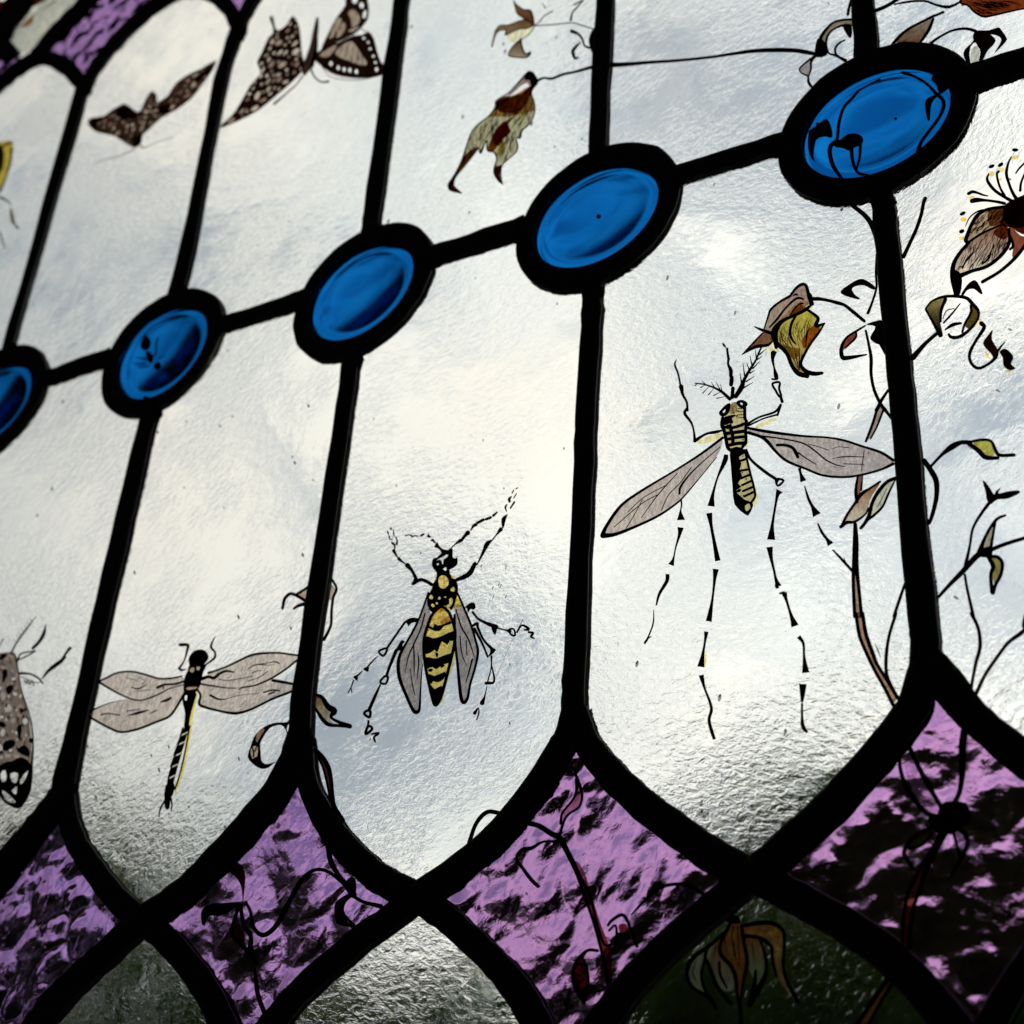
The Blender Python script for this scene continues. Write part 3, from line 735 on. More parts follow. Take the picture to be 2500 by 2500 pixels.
for q in ["1170,360 1230,180 1290,180 1280,260 1230,330", "1240,350 1300,210 1330,250 1290,330", "1350,120 1400,90 1460,150 1450,220 1390,260 1380,180", "1350,290 1420,260 1460,250 1400,300"]: p.f(q, (0.52, 0.43, 0.36), sub=2)
p.hatch(RW, 40, 60, 1.9, (0.1, 0.05, 0.04, .45), 5, 1.4)
for a, b_ in (((1300, 420), (1250, 540)), ((1350, 420), (1310, 560)), ((1400, 440), (1370, 590)), ((1440, 470), (1430, 610)), ((1480, 520), (1490, 630)), ((1180, 340), (1210, 220)), ((1230, 330), (1290, 200)), ((720, 430), (640, 480)), ((760, 480), (680, 580)), ((600, 760), (560, 840)), ((660, 760), (640, 860)), ((560, 800), (520, 880))):
    p.s(f"{a[0]},{a[1]} {(a[0]+b_[0])/2+4},{(a[1]+b_[1])/2} {b_[0]},{b_[1]}", 1.8, (0.05, 0.03, 0.02, 0.6))
p.s(LW, 2.4, (0.03, 0.01, 0.01, 0.9), closed=True, sub=2).s(RW, 2.4, (0.03, 0.01, 0.01, 0.9), closed=True, sub=2)
p.s("1062,175 1045,300 1020,430 985,560 950,650 940,700", [7, 14, 15, 20, 22, 8], (0.16, 0.10, 0.08, 0.55)).s("1062,175 1060,300 1045,470 1010,620", [3, 4, 10, 10], (0.03, 0.015, 0.01, 0.9)).s("985,520 960,600", [4, 6], (0.7, 0.6, 0.58, 0))
p.s("1000,640 1020,700 1060,750 1110,775 1165,768", [5, 4, 4, 6], (0.08, 0.07, 0.06, 0.8)).s("920,720 860,800 760,890 655,980", [4, 3, 6], (0.08, 0.07, 0.06, 0.75)).s("1100,620 1180,720 1350,755 1500,748 1690,700", 2, (0.15, 0.12, 0.1, 0.6))
p.done('painted_butterfly', U2, 'brown patterned butterfly seen from above')

# --- leaves in the fourth upper pane
p = Paint(T(1000, 0, 500))
p.f("920,330 1060,270 1175,255 1110,340 980,400", (0.97, 0.92, 0.70))
p.f("980,10 1010,40 1075,90 1140,100 1165,170 1172,240 1120,200 1060,170 1010,130 990,60", (0.32, 0.22, 0.13), col2=(0.20, 0.06, 0.02)).f("1172,240 1090,270 1000,290 900,330 910,285 860,290 810,330 780,440 770,425 800,300 850,240 930,235 1050,190 1110,180", (0.24, 0.12, 0.04), col2=(0.5, 0.45, 0.36))
p.f("1050,370 1060,440 1100,510 1140,490 1120,530 1080,545 1000,540 930,520 960,450 1000,400", (0.16, 0.09, 0.05), col2=(0.5, 0.42, 0.32))
p.s("980,10 1010,45 1075,90 1140,100 1165,170 1172,240", [4, 3, 5, 4], RUST).s("985,20 1000,90 1060,165 1120,200", 2, RUST).s("1172,240 1090,275 1060,265 990,290 905,330 910,285 850,290 810,335 778,440", [3, 2, 3, 4, 2, 3], RUST).s("800,300 850,240 930,235 1050,190", 2.5, RUST).s("1050,370 1060,440 1095,510 1140,490 1110,540 1000,540 930,520 970,440 1050,370", [5, 4, 5, 4, 3, 2, 4], (0.04, 0.02, 0.01, 0.9))
GS = (0.10, 0.09, 0.07, 0.8)
p.s("1180,240 1230,200 1270,150 1350,105", 3, GS).s("1190,243 1400,228 1530,215 1640,245 1740,275", 3, GS).s("1180,250 1130,320 1050,375", 2.5, GS).s("1640,0 1570,80 1535,120 1520,190", [3, 4, 4, 6], GS).s("1530,295 1590,320 1630,370 1650,430 1695,452", [10, 6, 5, 6], GS).s("1610,400 1560,450 1540,490 1560,550 1588,540", [4, 8, 9, 7, 4], GS).s("1250,30 1278,70", [1, 4], GS)
p.f("1690,400 1700,330 1740,280 1760,520 1720,500", INK).s("1640,0 1550,45", 4, (0.3, 0.2, 0.18, .5))
p.done('painted_sprig', U3, 'small brown sprig with three leaves at the top')
p = Paint(T(1000, 0, 500))
p.f("1200,770 1160,690 1120,680 1050,750 960,860 930,880 945,905 1050,810 1110,785 1130,810", (0.42, 0.33, 0.30))
MAIN = "1200,775 1130,815 1060,870 945,905 820,950 810,1010 750,1090 640,1180 580,1260 540,1370 490,1520 420,1660 375,1740 385,1790 440,1815 495,1820 440,1780 415,1740 430,1680 520,1580 620,1450 655,1400 668,1442 700,1390 720,1330 735,1420 790,1430 820,1500 795,1590 800,1650 840,1710 878,1740 860,1660 870,1570 930,1500 1010,1430 1020,1360 1005,1300 1040,1300 1060,1230 1140,1160 1180,1060 1175,960 1145,890 1160,820"
p.f(MAIN, (0.55, 0.53, 0.38), sub=2)
p.f("1150,800 1145,890 1060,1040 940,1120 820,1210 760,1330 735,1420 790,1430 850,1350 900,1300 960,1240 930,1170 1010,1080 900,1070 815,1030 830,960 940,915 1060,880", (0.34, 0.13, 0.035), sub=2)
p.f("800,1580 870,1560 850,1650 878,1740 830,1700 795,1640", (0.18, 0.03, 0.015)).f("510,1480 600,1400 655,1400 520,1570 430,1680 415,1740 490,1820 385,1790 380,1740 430,1640", (0.30, 0.12, 0.05), col2=(0.12, 0.03, 0.02)).f("1150,800 1145,890 1178,970 1180,1040 1100,1060 1010,1090 900,1100 815,1100 760,1090 812,1010 830,960 1000,890", (0.62, 0.40, 0.20), sub=2).f("900,1140 810,1230 790,1330 840,1380 900,1290 950,1240", (0.45, 0.10, 0.03)).f("880,1330 830,1400 840,1480 900,1400", (0.7, 0.62, 0.2)).f("820,950 930,900 930,950 850,1000 810,1020", (0.3, 0.12, 0.08)).f("1090,1040 1000,1150 960,1220 1020,1150 1120,1060", (0.65, 0.6, 0.2))
for q in ["760,1130 700,1230 640,1330", "840,1140 760,1240 690,1340", "1120,920 1050,1040 930,1100", "1160,930 1120,1060 1020,1180", "940,1310 900,1400 870,1500", "980,1300 940,1400", "640,1200 590,1300 550,1420", "1100,880 1000,980 860,1040"]:
    p.s(q, 2, (0.3, 0.2, 0.1, 0.25))
p.hatch(MAIN, 120, 110, 2.1, [(0.2, 0.1, 0.04, .3), (0.4, 0.2, 0.08, .1), (0.1, 0.05, 0.03, .45)], 17, 2.2)
p.s("1160,690 1120,680 1050,750 940,870 820,950 810,1010 750,1090 640,1180 580,1260 540,1370 490,1520 420,1660 375,1740 390,1790 490,1822", [6, 5, 4, 3, 4, 5, 3, 4, 4, 4, 4, 5, 8, 7, 3], (0.04, 0.02, 0.01, 0.9)).s("1160,690 1200,770 1155,840 1150,890 1178,970 1180,1060 1140,1160 1060,1230 1040,1300 1005,1300 1020,1380 1000,1440 920,1510 870,1570 862,1660 878,1740", [7, 8, 6, 4, 3, 3, 3, 5, 6, 3, 4, 3, 3, 3, 3, 3], (0.05, 0.02, 0.01, 0.85)).s("730,1330 735,1420 795,1435 822,1500 797,1590 803,1650 850,1720", 4, (0.08, 0.02, 0.01, 0.85)).s("720,1330 690,1400 668,1442 650,1400 600,1450 520,1560 430,1680 415,1740", [3, 5, 6, 3, 2, 2, 3, 4], (0.08, 0.02, 0.01, 0.8)).f("1110,690 1160,690 1210,770 1150,820 1130,760 1080,750", (0.08, 0.03, 0.02, 0.6))
p.s("1720,632 1560,678 1450,700 1340,742 1265,735 1200,765", [9, 7, 7, 7, 6, 8], GS)
p.done('painted_leaf', U3, 'large withered leaf hanging from a long stalk')

# --- twig
p = Paint(T(1500, 0, 500))
p.s("-30,612 0,612 170,602 330,588 600,570 900,540 1100,510 1300,482 1500,472 1700,476 1850,500 1960,522", [12, 12, 9, 8, 7, 7, 9, 11, 11, 11, 5], (0.05, 0.03, 0.02, 0.9)).s("1150,510 1300,485 1500,476 1700,480", [2, 4, 4, 2], (0.5, 0.4, 0.34, 0.1))
p.f("1890,525 1800,600 1750,650 1770,690 1830,715 1850,640", WING).s("1895,522 1800,595 1745,650 1770,692 1825,718 1830,770 1855,812", [6, 5, 4, 4, 5, 7, 8], RUST).s("1900,522 1855,580 1855,650 1830,720", [8, 6, 5, 4], RUST)
p.on(2000, 0, 500).f("305,185 200,190 120,220 40,310 0,400 0,540 60,520 90,480 65,420 80,340 130,270 210,235 300,260", (0.42, 0.35, 0.25)).s("310,182 200,192 120,222 40,310 0,400 -20,500", [6, 6, 6, 8, 10, 12]).s("300,240 220,240 130,280 80,340 65,420 90,500 150,522 250,570", [6, 6, 5, 6, 6, 5, 6, 8]).f("-20,370 40,380 66,440 80,500 50,530 -40,530", INK).f("220,240 300,230 310,330 280,355", (0.05, 0.03, 0.02, .8)).s("240,378 180,415 150,465 165,520 240,572", [4, 6, 6, 6, 8]).s("300,0 285,60 270,135", [6, 7, 8], RUST)
p.done('painted_twig', U4, 'thin brown twig running right to a curled leaf')

# --- upper right pane
p = Paint(T(2000, 0, 500))
p.f("1330,30 1400,50 1460,110 1550,155 1650,140 1800,105 1932,82 2200,40 2200,-300 1350,-300", (0.30, 0.085, 0.03)).hatch("1400,45 1460,105 1550,150 1650,135 1800,100 1932,75 1932,0 1400,0", 50, 160, 0.3, (0.15, 0.04, 0.02, .4), 33, 2).s("1320,25 1400,50 1460,110 1550,156 1650,142 1800,108 1932,82 2200,40", [4, 5, 5, 6, 5, 4, 4], RUST)
p.s("540,97 640,55 750,-15", [10, 9, 9]).s("708,42 850,15 1000,10 1100,45 1200,66 1270,50 1340,10", [4, 6, 6, 6, 8, 7, 5])
p.f("720,400 800,310 900,250 1060,175 1040,270 980,360 950,400", (0.42, 0.36, 0.28), col2=(0.24, 0.13, 0.08)).s("690,420 760,340 850,268 960,210 1060,160 1110,140 1170,115", [8, 8, 7, 6, 7, 6, 7]).s("1075,180 1040,270 990,350 950,405", [7, 8, 8, 6])
p.s("1050,410 1130,352 1250,290 1370,270 1460,288 1530,325", [8, 6, 6, 7, 8, 7])
p.f("1450,340 1480,290 1600,285 1690,258 1720,285 1765,350 1762,392 1650,505 1715,390 1695,345 1620,325 1662,370 1650,415 1590,480 1540,575 1500,600 1520,490 1490,430 1470,400 1430,440 1418,520 1430,610 1400,605 1360,520 1380,460 1450,390", (0.04, 0.015, 0.012, 0.8)).f("1490,410 1560,390 1620,400 1580,470 1530,440", (0.45, 0.4, 0.3, 0.2)).dot(1470, 520, 11, 24, (0.72, 0.70, 0.6), 0.1)
p.done('painted_bud', U5, 'dark bud with curled leaves above the right roundel')

# --- paint on the roundels
p = Paint(T(2000, 0, 500), ROUND[4])
p.s("570,750 420,832 320,940 240,1025 190,1160 170,1320", [6, 7, 7, 7, 8, 8]).f("-30,1165 0,1158 60,1125 100,1150 125,1240 118,1300 60,1290 0,1300 -40,1320", INK).s("170,1330 110,1375 100,1450 130,1560 180,1640 230,1710", [12, 11, 11, 11, 9, 9]).f("130,1340 180,1330 270,1265 360,1262 412,1300 402,1360 330,1395 290,1425 230,1400 150,1385", INK).s("305,1400 312,1500 340,1590 385,1640 465,1647", [10, 9, 8, 8, 3]).s("388,1370 382,1480 355,1590", [8, 7, 5])
p.s("790,685 900,722 1000,780 1070,845 1110,895", [9, 7, 7, 8, 10]).f("1000,960 1030,920 1100,890 1190,820 1215,840 1130,900 1070,960 1050,1040 1045,1130 1020,1130 1000,1020", INK).s("1130,905 1170,950 1172,1020 1120,1125 1030,1245 960,1345 920,1470", [9, 9, 9, 8, 8, 9, 12]).f("1055,742 1120,690 1250,790 1230,840 1190,825 1130,870 1105,800", INK).dot(720, 1120, 4)
p.on(1500, 0, 500).f("1830,1260 1850,1220 1932,1180 1960,1260 1900,1330 1880,1480 1900,1530 1850,1480 1825,1380", (0.02, 0.03, 0.10, .75))
p.done('painted_vine', RO[4], 'dark curling vine with three leaves')
p = Paint(T(0, 500, 500), ROUND[1])
p.f("1340,1350 1360,1280 1390,1240 1430,1290 1410,1360 1370,1380", INK).f("1380,1400 1410,1385 1448,1440 1430,1490 1390,1470", INK).f("1450,1510 1490,1480 1522,1510 1500,1560 1460,1552", INK).s("1495,1250 1475,1320 1470,1400 1430,1440", [2, 4, 4, 3]).s("1380,1455 1330,1450 1290,1445", [4, 3, 1.5]).s("1370,1500 1320,1505 1270,1500", [4, 3, 1.5]).s("1400,1520 1340,1535 1300,1530", [3, 3, 1.5]).s("1500,1450 1560,1420", [3, 2])
p.done('painted_beetle', RO[1], 'small black beetle')
p = Paint(T(1000, 300, 500), ROUND[3]); p.dot(1783, 883, 6); p.done('painted_dot', RO[3], 'tiny dark dot in the middle')

# --- partial insect at the left edge
p = Paint(T(0, 0, 500))
p.f("-60,1330 0,1340 110,1330 122,1450 60,1650 20,1750 -60,1750", (0.75, 0.6, 0.15)).f("-40,1380 20,1380 40,1470 20,1600 -40,1650", (0.12, 0.06, 0.02, .5)).s("0,1400 60,1360 110,1345", 5, GS).s("110,1400 95,1550 40,1720 0,1800", [6, 5, 4, 8], (0.1, 0.05, 0.02, .7)).s("0,1860 60,1890 110,1930", [6, 5, 2], GS)
p.on(0, 500, 500).s("100,20 110,100 125,170", [2, 9, 8], (0.4, 0.28, 0.1, 0.2)).s("125,170 170,220", [3, 6], GS).s("0,260 25,350 45,410", [4, 4, 2], GS)
p.done('painted_insect', U0, 'blurred yellow and black insect cut by the left edge')

# --- the flower in the right pane
p = Paint(T(2250, 300, 250))
for x, y, rx, ry, a in ((1765, 650, 9, 5, -.3), (1315, 960, 7, 7, 0), (1515, 885, 7, 6, -.5), (1485, 1065, 4, 4, 0), (940, 1420, 8, 5, -.5), (790, 1820, 8, 5, .2)): p.dot(x, y, rx, ry, (0.97, 0.80, 0.36), a)
p.s("885,1335 960,1300 1060,1322 1160,1360 1250,1378", [8, 8, 6, 5, 3]).s("950,1475 1040,1455 1200,1460 1400,1485 1565,1520", [11, 12, 7, 7, 8]).s("1265,965 1235,1060 1290,1170 1400,1290 1560,1395 1710,1480", [4, 7, 8, 8, 8, 9]).s("1455,915 1420,970 1450,1130 1500,1260 1565,1370", [6, 6, 6, 6, 7]).s("1692,640 1630,780 1600,960 1650,1150 1720,1320 1800,1450", [3, 6, 8, 7, 8, 10]).s("1980,720 1850,850 1778,948", [5, 5, 4]).s("1960,930 1880,1120 1860,1275", [5, 6, 7])
for x, y, a in ((1765, 510, 0), (1320, 820, -.4), (1490, 790, -.6), (775, 1710, -.5)): p.dot(x, y, 8, 4.5, INK, a)
p.on(2000, 500, 500).dot(1360, 140, 6, 5, (0.97, 0.80, 0.36)).dot(1345, 315, 7, 5, (0.97, 0.80, 0.36)).dot(1345, 250, 7, 5, INK, -.4)
p.f("1390,330 1440,200 1500,100 1590,45 1750,20 1740,160 1620,230 1480,300 1410,350", (0.50, 0.40, 0.30)).f("1600,60 1750,20 1740,160 1610,200", (0.42, 0.22, 0.10))
p.f("1290,640 1270,560 1350,440 1450,330 1600,240 1750,180 1790,300 1790,400 1720,500 1600,580 1420,630 1340,680", (0.30, 0.16, 0.10), col2=(0.70, 0.66, 0.6))
p.hatch('1290,640 1270,560 1350,440 1450,330 1600,240 1750,180 1790,300 1790,400 1720,500 1600,580 1420,630 1340,680', 90, 110, 2.2, [(0.25, 0.15, 0.12, .3), (0.1, 0.05, 0.04, .5)], 31, 1.8).hatch('1390,330 1440,200 1500,100 1590,45 1750,20 1740,160 1620,230 1480,300 1410,350', 70, 90, 2.4, [(0.25, 0.12, 0.07, .3), (0.1, 0.05, 0.03, .5)], 32, 1.8)
p.f("1740,20 1850,-60 2010,-80 2010,260 1900,270 1800,200 1745,150", (0.14, 0.03, 0.015, .3)).f("1640,260 1750,190 1800,260 1740,330", (0.4, 0.15, 0.07)).f("1800,200 1900,290 1980,310 1925,420 1850,500 1820,480 1830,380 1790,280", (0.3, 0.12, 0.08))
for q in ["1330,600 1420,500 1500,400", "1420,600 1500,500 1590,380", "1500,580 1600,470 1650,370", "1480,250 1560,170 1660,110"]: p.s(q, 2, (0.15, 0.08, 0.06, 0.4))
p.s("1540,555 1590,510 1650,380", [5, 5, 2]).s("1350,600 1390,520 1450,450", [3, 5, 3], RUST)
p.s("1752,18 1600,40 1500,90 1440,180 1400,280 1382,340 1412,357", [8, 8, 9, 9, 10, 10, 8]).s("1412,355 1330,450 1268,560 1260,680 1295,840", [8, 9, 11, 14, 14]).s("1335,668 1440,625 1580,582 1700,492 1790,370 1790,230", [12, 9, 9, 9, 9, 7]).s("1420,345 1550,262 1740,180", [6, 6, 5]).f("1255,620 1345,665 1330,840 1270,830", INK)
p.s("1980,320 1915,420 1830,520 1700,632 1540,727", [8, 9, 9, 8, 9]).s("1378,205 1420,120 1500,60 1600,42", [2, 3.5, 4, 5]).s("1790,260 1830,380 1800,420", [5, 8, 6])
p.on(2250, 300, 250).f("1580,1560 1700,1500 1850,1420 2020,1330 2020,1932 1500,1932 1560,1700", (0.15, 0.05, 0.03, .5)).s("1580,1600 1650,1600", 4, (0.95, 0.9, 0.7, 0)).s("1580,1695 1650,1690", 4, (0.95, 0.9, 0.7, 0)).s("1720,1660 1800,1620", 4, (0.95, 0.9, 0.7, 0))
p.done('painted_flower', L4, 'drooping brown flower with long stamens')
p = Paint(T(2000, 500, 500))
p.f("1400,1180 1510,1070 1515,1105 1430,1185", (0.98, 0.85, 0.35)).f("1560,1370 1610,1430 1610,1460 1570,1420", (0.98, 0.85, 0.35)).dot(1785, 1570, 7, 4, (0.98, 0.85, 0.35))
p.f("1340,840 1400,750 1460,710 1500,740 1542,830 1520,842 1460,795 1400,805 1360,855", (0.04, 0.015, 0.012, .85)).f("1005,985 1060,910 1160,870 1212,890 1160,990 1140,1090 1168,1235 1130,1232 1080,1120 1040,1050", (0.40, 0.34, 0.16), col2=(0.03, 0.02, 0.015, .9)).s("1005,985 1040,1050 1085,1130 1140,1235", [6, 6, 7, 9]).s("1005,980 1060,912 1160,870 1280,862 1390,880 1450,940 1500,1000 1495,1080 1420,1175 1330,1242 1250,1250 1222,1222", [5, 5, 7, 8, 9, 10, 8, 6, 8, 9, 9, 6]).f("1430,960 1500,990 1500,1060 1420,1160 1385,1155 1370,1120 1420,1030", (0.22, 0.17, 0.05, .3)).s("1430,950 1430,1020 1375,1120 1350,1200", [6, 7, 6, 6]).s("1190,890 1150,1000 1145,1100", [8, 8, 6])
p.s("1330,932 1250,1030 1175,1112", [3, 5, 5]).s("1165,1080 1200,1000 1275,978", [2, 3, 2]).s("1190,1177 1260,1132 1338,1117", [4, 9, 6]).s("1115,1210 1000,1310 885,1440", [9, 10, 15], (0.05, 0.015, 0.012, .85))
p.s("1530,1118 1555,1160 1480,1280 1420,1400 1432,1490 1500,1542 1600,1500 1665,1440", [12, 10, 8, 8, 8, 8, 7, 9]).f("1545,1310 1600,1220 1638,1182 1630,1270 1695,1390 1660,1465 1620,1405", (0.06, 0.04, 0.01, .7)).s("1690,1372 1720,1330 1752,1298", [7, 5, 3]).f("1700,1385 1760,1358 1832,1430 1810,1500 1852,1540 1800,1562 1740,1520 1730,1440", (0.05, 0.02, 0.015, .8)).f("1590,1310 1612,1290 1630,1360 1650,1390", (0.4, 0.34, 0.1, .1)).f("1760,1400 1810,1430 1790,1490", (0.4, 0.2, 0.15, .2))
p.s("1000,-60 985,-20 960,100 920,220 870,330 795,490", [10, 9, 9, 9, 9, 10], (0.05, 0.012, 0.01, .85))
p.done('painted_bud', L4, 'round bud above a curling tendril')
p = Paint(T(2000, 1000, 500))
p.f("1450,310 1540,290 1620,300 1655,410 1600,445 1520,385", (0.60, 0.56, 0.16)).s("1410,305 1530,285 1620,297 1662,380 1702,430 1838,428", [6, 7, 7, 9, 9, 9]).s("1410,320 1500,385 1570,450 1685,457", [10, 12, 12, 9]).s("1045,545 1150,432 1250,352 1340,310 1425,312", [7, 8, 15, 11, 12], (0.04, 0.012, 0.01, .85)).s("990,480 1060,585 1105,680 1105,830 1065,1000 1035,1070", [12, 14, 14, 12, 10, 10])
p.s("1125,1768 1230,1652 1340,1542 1420,1452 1500,1372 1600,1332 1750,1270 1960,1205", [8, 10, 13, 14, 15, 11, 10, 9], (0.03, 0.01, 0.01, .9)).s("1380,1470 1420,1290 1450,1120 1530,980 1605,880", [10, 7, 7, 8, 9], (0.03, 0.01, 0.01, .9)).f("1542,680 1560,675 1605,730 1650,800 1665,770 1715,735 1690,790 1780,770 1880,762 1888,790 1780,840 1680,850 1620,892 1580,850 1570,780", (0.03, 0.012, 0.012, .85)).f("1600,770 1620,800 1625,830 1605,820", (0.6, 0.55, 0.5, 0.1)).s("1740,810 1800,790", 3, (0.4, 0.15, 0.12, .2))
p.f("1660,1050 1600,1140 1550,1310 1610,1320 1640,1180", (0.55, 0.48, 0.36)).s("1755,998 1680,1030 1610,1122 1550,1240 1510,1360", [6, 8, 8, 9, 16]).s("1662,1050 1640,1180 1615,1330", [7, 7, 9]).f("1490,1340 1560,1300 1625,1295 1630,1370 1540,1395", INK).f("1610,1400 1690,1400 1730,1450 1710,1560 1660,1650 1630,1560 1640,1480", (0.42, 0.34, 0.14)).s("1590,1388 1680,1390 1728,1450 1712,1560 1665,1650 1638,1725", [9, 9, 9, 9, 9, 12]).s("1600,1395 1642,1480 1618,1560 1630,1722", [10, 12, 9, 10]).s("1375,1560 1390,1660 1420,1800 1455,1950", [7, 7, 8, 9], (0.05, 0.015, 0.01, .85))
p.on(2000, 1500, 500).s("1435,-10 1500,130 1518,300 1480,450 1450,600 1430,720", [9, 9, 10, 9, 8, 9], (0.05, 0.015, 0.01, .85)).s("1960,120 1900,180 1780,270 1660,430 1560,580 1470,770", [8, 11, 9, 9, 9, 10], (0.05, 0.015, 0.01, .85)).f("1910,100 1960,-60 1990,60 1960,180", (0.08, 0.02, 0.02, .8))
p.done('painted_stem', L4, 'branching stem with narrow leaves')
# --- leaf tendrils along the right side of the crane fly pane
p = Paint(T(2000, 500, 500))
p.s("310,5 420,90 490,180 545,330", [10, 12, 13, 12]).s("545,470 535,640 540,780 500,920 460,1020", [7, 6, 6, 6, 8]).f("205,810 300,740 380,700 440,710 525,770 512,802 420,760 340,770 310,800 340,850 382,880 362,892 230,852", (0.04, 0.015, 0.012, .85)).f("235,815 285,785 325,860 300,870", (0.5, 0.45, 0.35, .1)).s("-20,882 0,886 120,910 230,942 320,1010 425,1097", [8, 8, 8, 8, 9, 8])
p.f("340,1200 240,1290 230,1380 250,1340 300,1300 350,1245", (0.35, 0.12, 0.08)).s("435,1140 350,1192 260,1252 212,1340 215,1430 262,1445 445,1413", [4, 6, 6, 9, 11, 11, 4]).s("350,1195 345,1250 290,1310 245,1350", [4, 6, 5, 5]).f("440,1130 540,1095 600,1110 620,1360 590,1330 520,1300 480,1250 530,1150", (0.03, 0.012, 0.012, .85)).f("540,1150 575,1140 565,1230 525,1215", (0.45, 0.33, 0.3, .1)).s("585,1320 640,1420", 9).s("440,1190 470,1330 490,1450 490,1600 520,1750 580,1880 625,1940", [6, 7, 9, 8, 8, 9, 10], (0.04, 0.012, 0.01, .9)).s("650,1750 590,1840 540,1940", [7, 8, 10])
p.on(2000, 1000, 500).f("560,-20 510,130 455,280 485,260 550,130 610,0", (0.5, 0.42, 0.38)).s("550,-20 505,130 440,300", [7, 7, 6], (0.05, 0.015, 0.01, .85)).s("610,-10 545,160 485,275", [6, 5, 4], RUST).s("620,0 690,90", 8)
p.f("360,630 410,625 395,760 350,860 340,760", (0.35, 0.2, 0.16)).s("365,620 345,760 355,870", [5, 8, 9], RUST).s("410,625 395,760", [3, 6], RUST)
p.f("570,680 480,740 390,800 340,880 270,990 240,1060 330,1060 430,990 460,930 490,830 560,720", (0.40, 0.17, 0.05), col2=(0.8, 0.72, 0.6)).s("575,680 480,742 395,800 340,880 265,990 205,1110", [6, 6, 10, 7, 7, 7], RUST).s("205,1105 260,1065 335,1058 430,992 465,930", [9, 9, 7, 5, 5], RUST)
p.f("705,650 600,750 500,900 470,1000 530,975 600,900 650,800", (0.74, 0.70, 0.58)).s("720,645 640,682 560,772 500,880 470,1000 430,1072 393,1118", [9, 9, 10, 9, 10, 9, 8]).s("718,660 650,800 600,912 530,985 465,1035", [4, 6, 6, 7, 7]).s("640,740 570,880 540,920", 2, (0.2, 0.2, 0.1, .4))
p.f("330,1080 355,1080 350,1300 372,1600 405,1932 335,1932 325,1600 320,1300", (0.5, 0.36, 0.3)).s("335,1082 330,1250 325,1450 322,1650 335,1950", [7, 8, 9, 9, 9], (0.06, 0.015, 0.012, .85)).s("345,1080 352,1250 350,1450 370,1650 400,1950", [7, 11, 12, 9, 9], (0.06, 0.015, 0.012, .85)).s("130,1325 215,1415 315,1525", [4, 7, 7], RUST).s("232,1390 245,1440", [1, 5], RUST).s("810,1640 765,1770 705,1950", [7, 8, 8], (0.05, 0.015, 0.01, .85))
p.on(2000, 1500, 500).f("350,0 400,0 440,200 520,400 590,540 720,760 690,840 600,680 510,500 430,330 380,200", (0.5, 0.33, 0.24)).s("345,-10 380,200 440,350 520,520 620,700 705,870", [9, 9, 9, 9, 9, 10], (0.05, 0.015, 0.01, .88)).s("410,-10 440,180 510,380 545,470 620,590 730,770", [9, 10, 10, 9, 9, 10], (0.05, 0.015, 0.01, .88)).s("725,-10 660,200 632,400 635,560 680,680 740,790", [8, 8, 9, 9, 10, 10], (0.05, 0.015, 0.01, .88)).s("525,275 550,330 580,410", [1, 3, 1.5])
p.done('painted_stem', L3, 'leafy stem climbing beside the thick upright lead')

# --- curled leaf of the crane fly pane
p = Paint(T(1750, 650, 300))
p.f("1400,1250 1650,930 1690,930 1500,1230 1380,1420", (0.97, 0.9, 0.55)).f("760,1270 880,1200 920,1290 1000,1300 900,1400 780,1360", (0.97, 0.93, 0.7)).f("1420,620 1520,600 1460,680", (0.97, 0.9, 0.55))
p.f("1160,460 1250,340 1330,290 1400,300 1430,420 1480,560 1400,640 1250,760 1050,850 940,960 880,1040 740,1000 760,900 810,760 860,670 990,560", (0.52, 0.38, 0.33), col2=(0.50, 0.42, 0.33))
p.f("1380,690 1560,800 1590,870 1570,940 1640,960 1500,1180 1380,1400 1310,1560 1400,1700 1280,1690 1180,1560 1100,1380 1000,1280 960,1180 960,1000 1050,870 1250,790", (0.62, 0.56, 0.13), col2=(0.52, 0.36, 0.2))
p.f("1540,930 1625,970 1480,1190 1380,1290 1330,1180 1390,1080 1450,990", (0.62, 0.26, 0.10)).f("730,1040 870,1080 885,1170 760,1240 600,1270 400,1390 520,1260 620,1160", (0.32, 0.17, 0.10)).f("1140,760 1210,690 1300,600 1360,620 1350,700 1230,770", (0.62, 0.34, 0.12)).f("880,970 1000,830 1150,680 1290,560 1380,540 1440,570 1400,640 1250,740 1040,840", (0.85, 0.7, 0.4)).f("1000,1290 980,1180 1020,1230 1200,1280 1300,1300 1280,1420 1200,1460 1120,1380", (0.55, 0.42, 0.22))
rnd = random.Random(5)
for i in range(34):
    a = rnd.random(); x0 = 1010+a*480; y0 = 900-a*120+rnd.uniform(0, 160); l = rnd.uniform(180, 420)
    p.s(f"{x0},{y0} {x0-30-20*a},{y0+l*0.5} {x0+10+(0.5-a)*160},{y0+l}", [0.7, 1.4, 0.7], (0.16, 0.11, 0.02, 0.4))
for i in range(12):
    x0 = rnd.uniform(1130, 1350); p.s(f"{x0},{rnd.uniform(1250,1380)} {(x0+1290)/2},{1480} {1290+rnd.uniform(-30,40)},{1640}", [0.7, 1.3, 0.7], (0.12, 0.07, 0.03, 0.45))
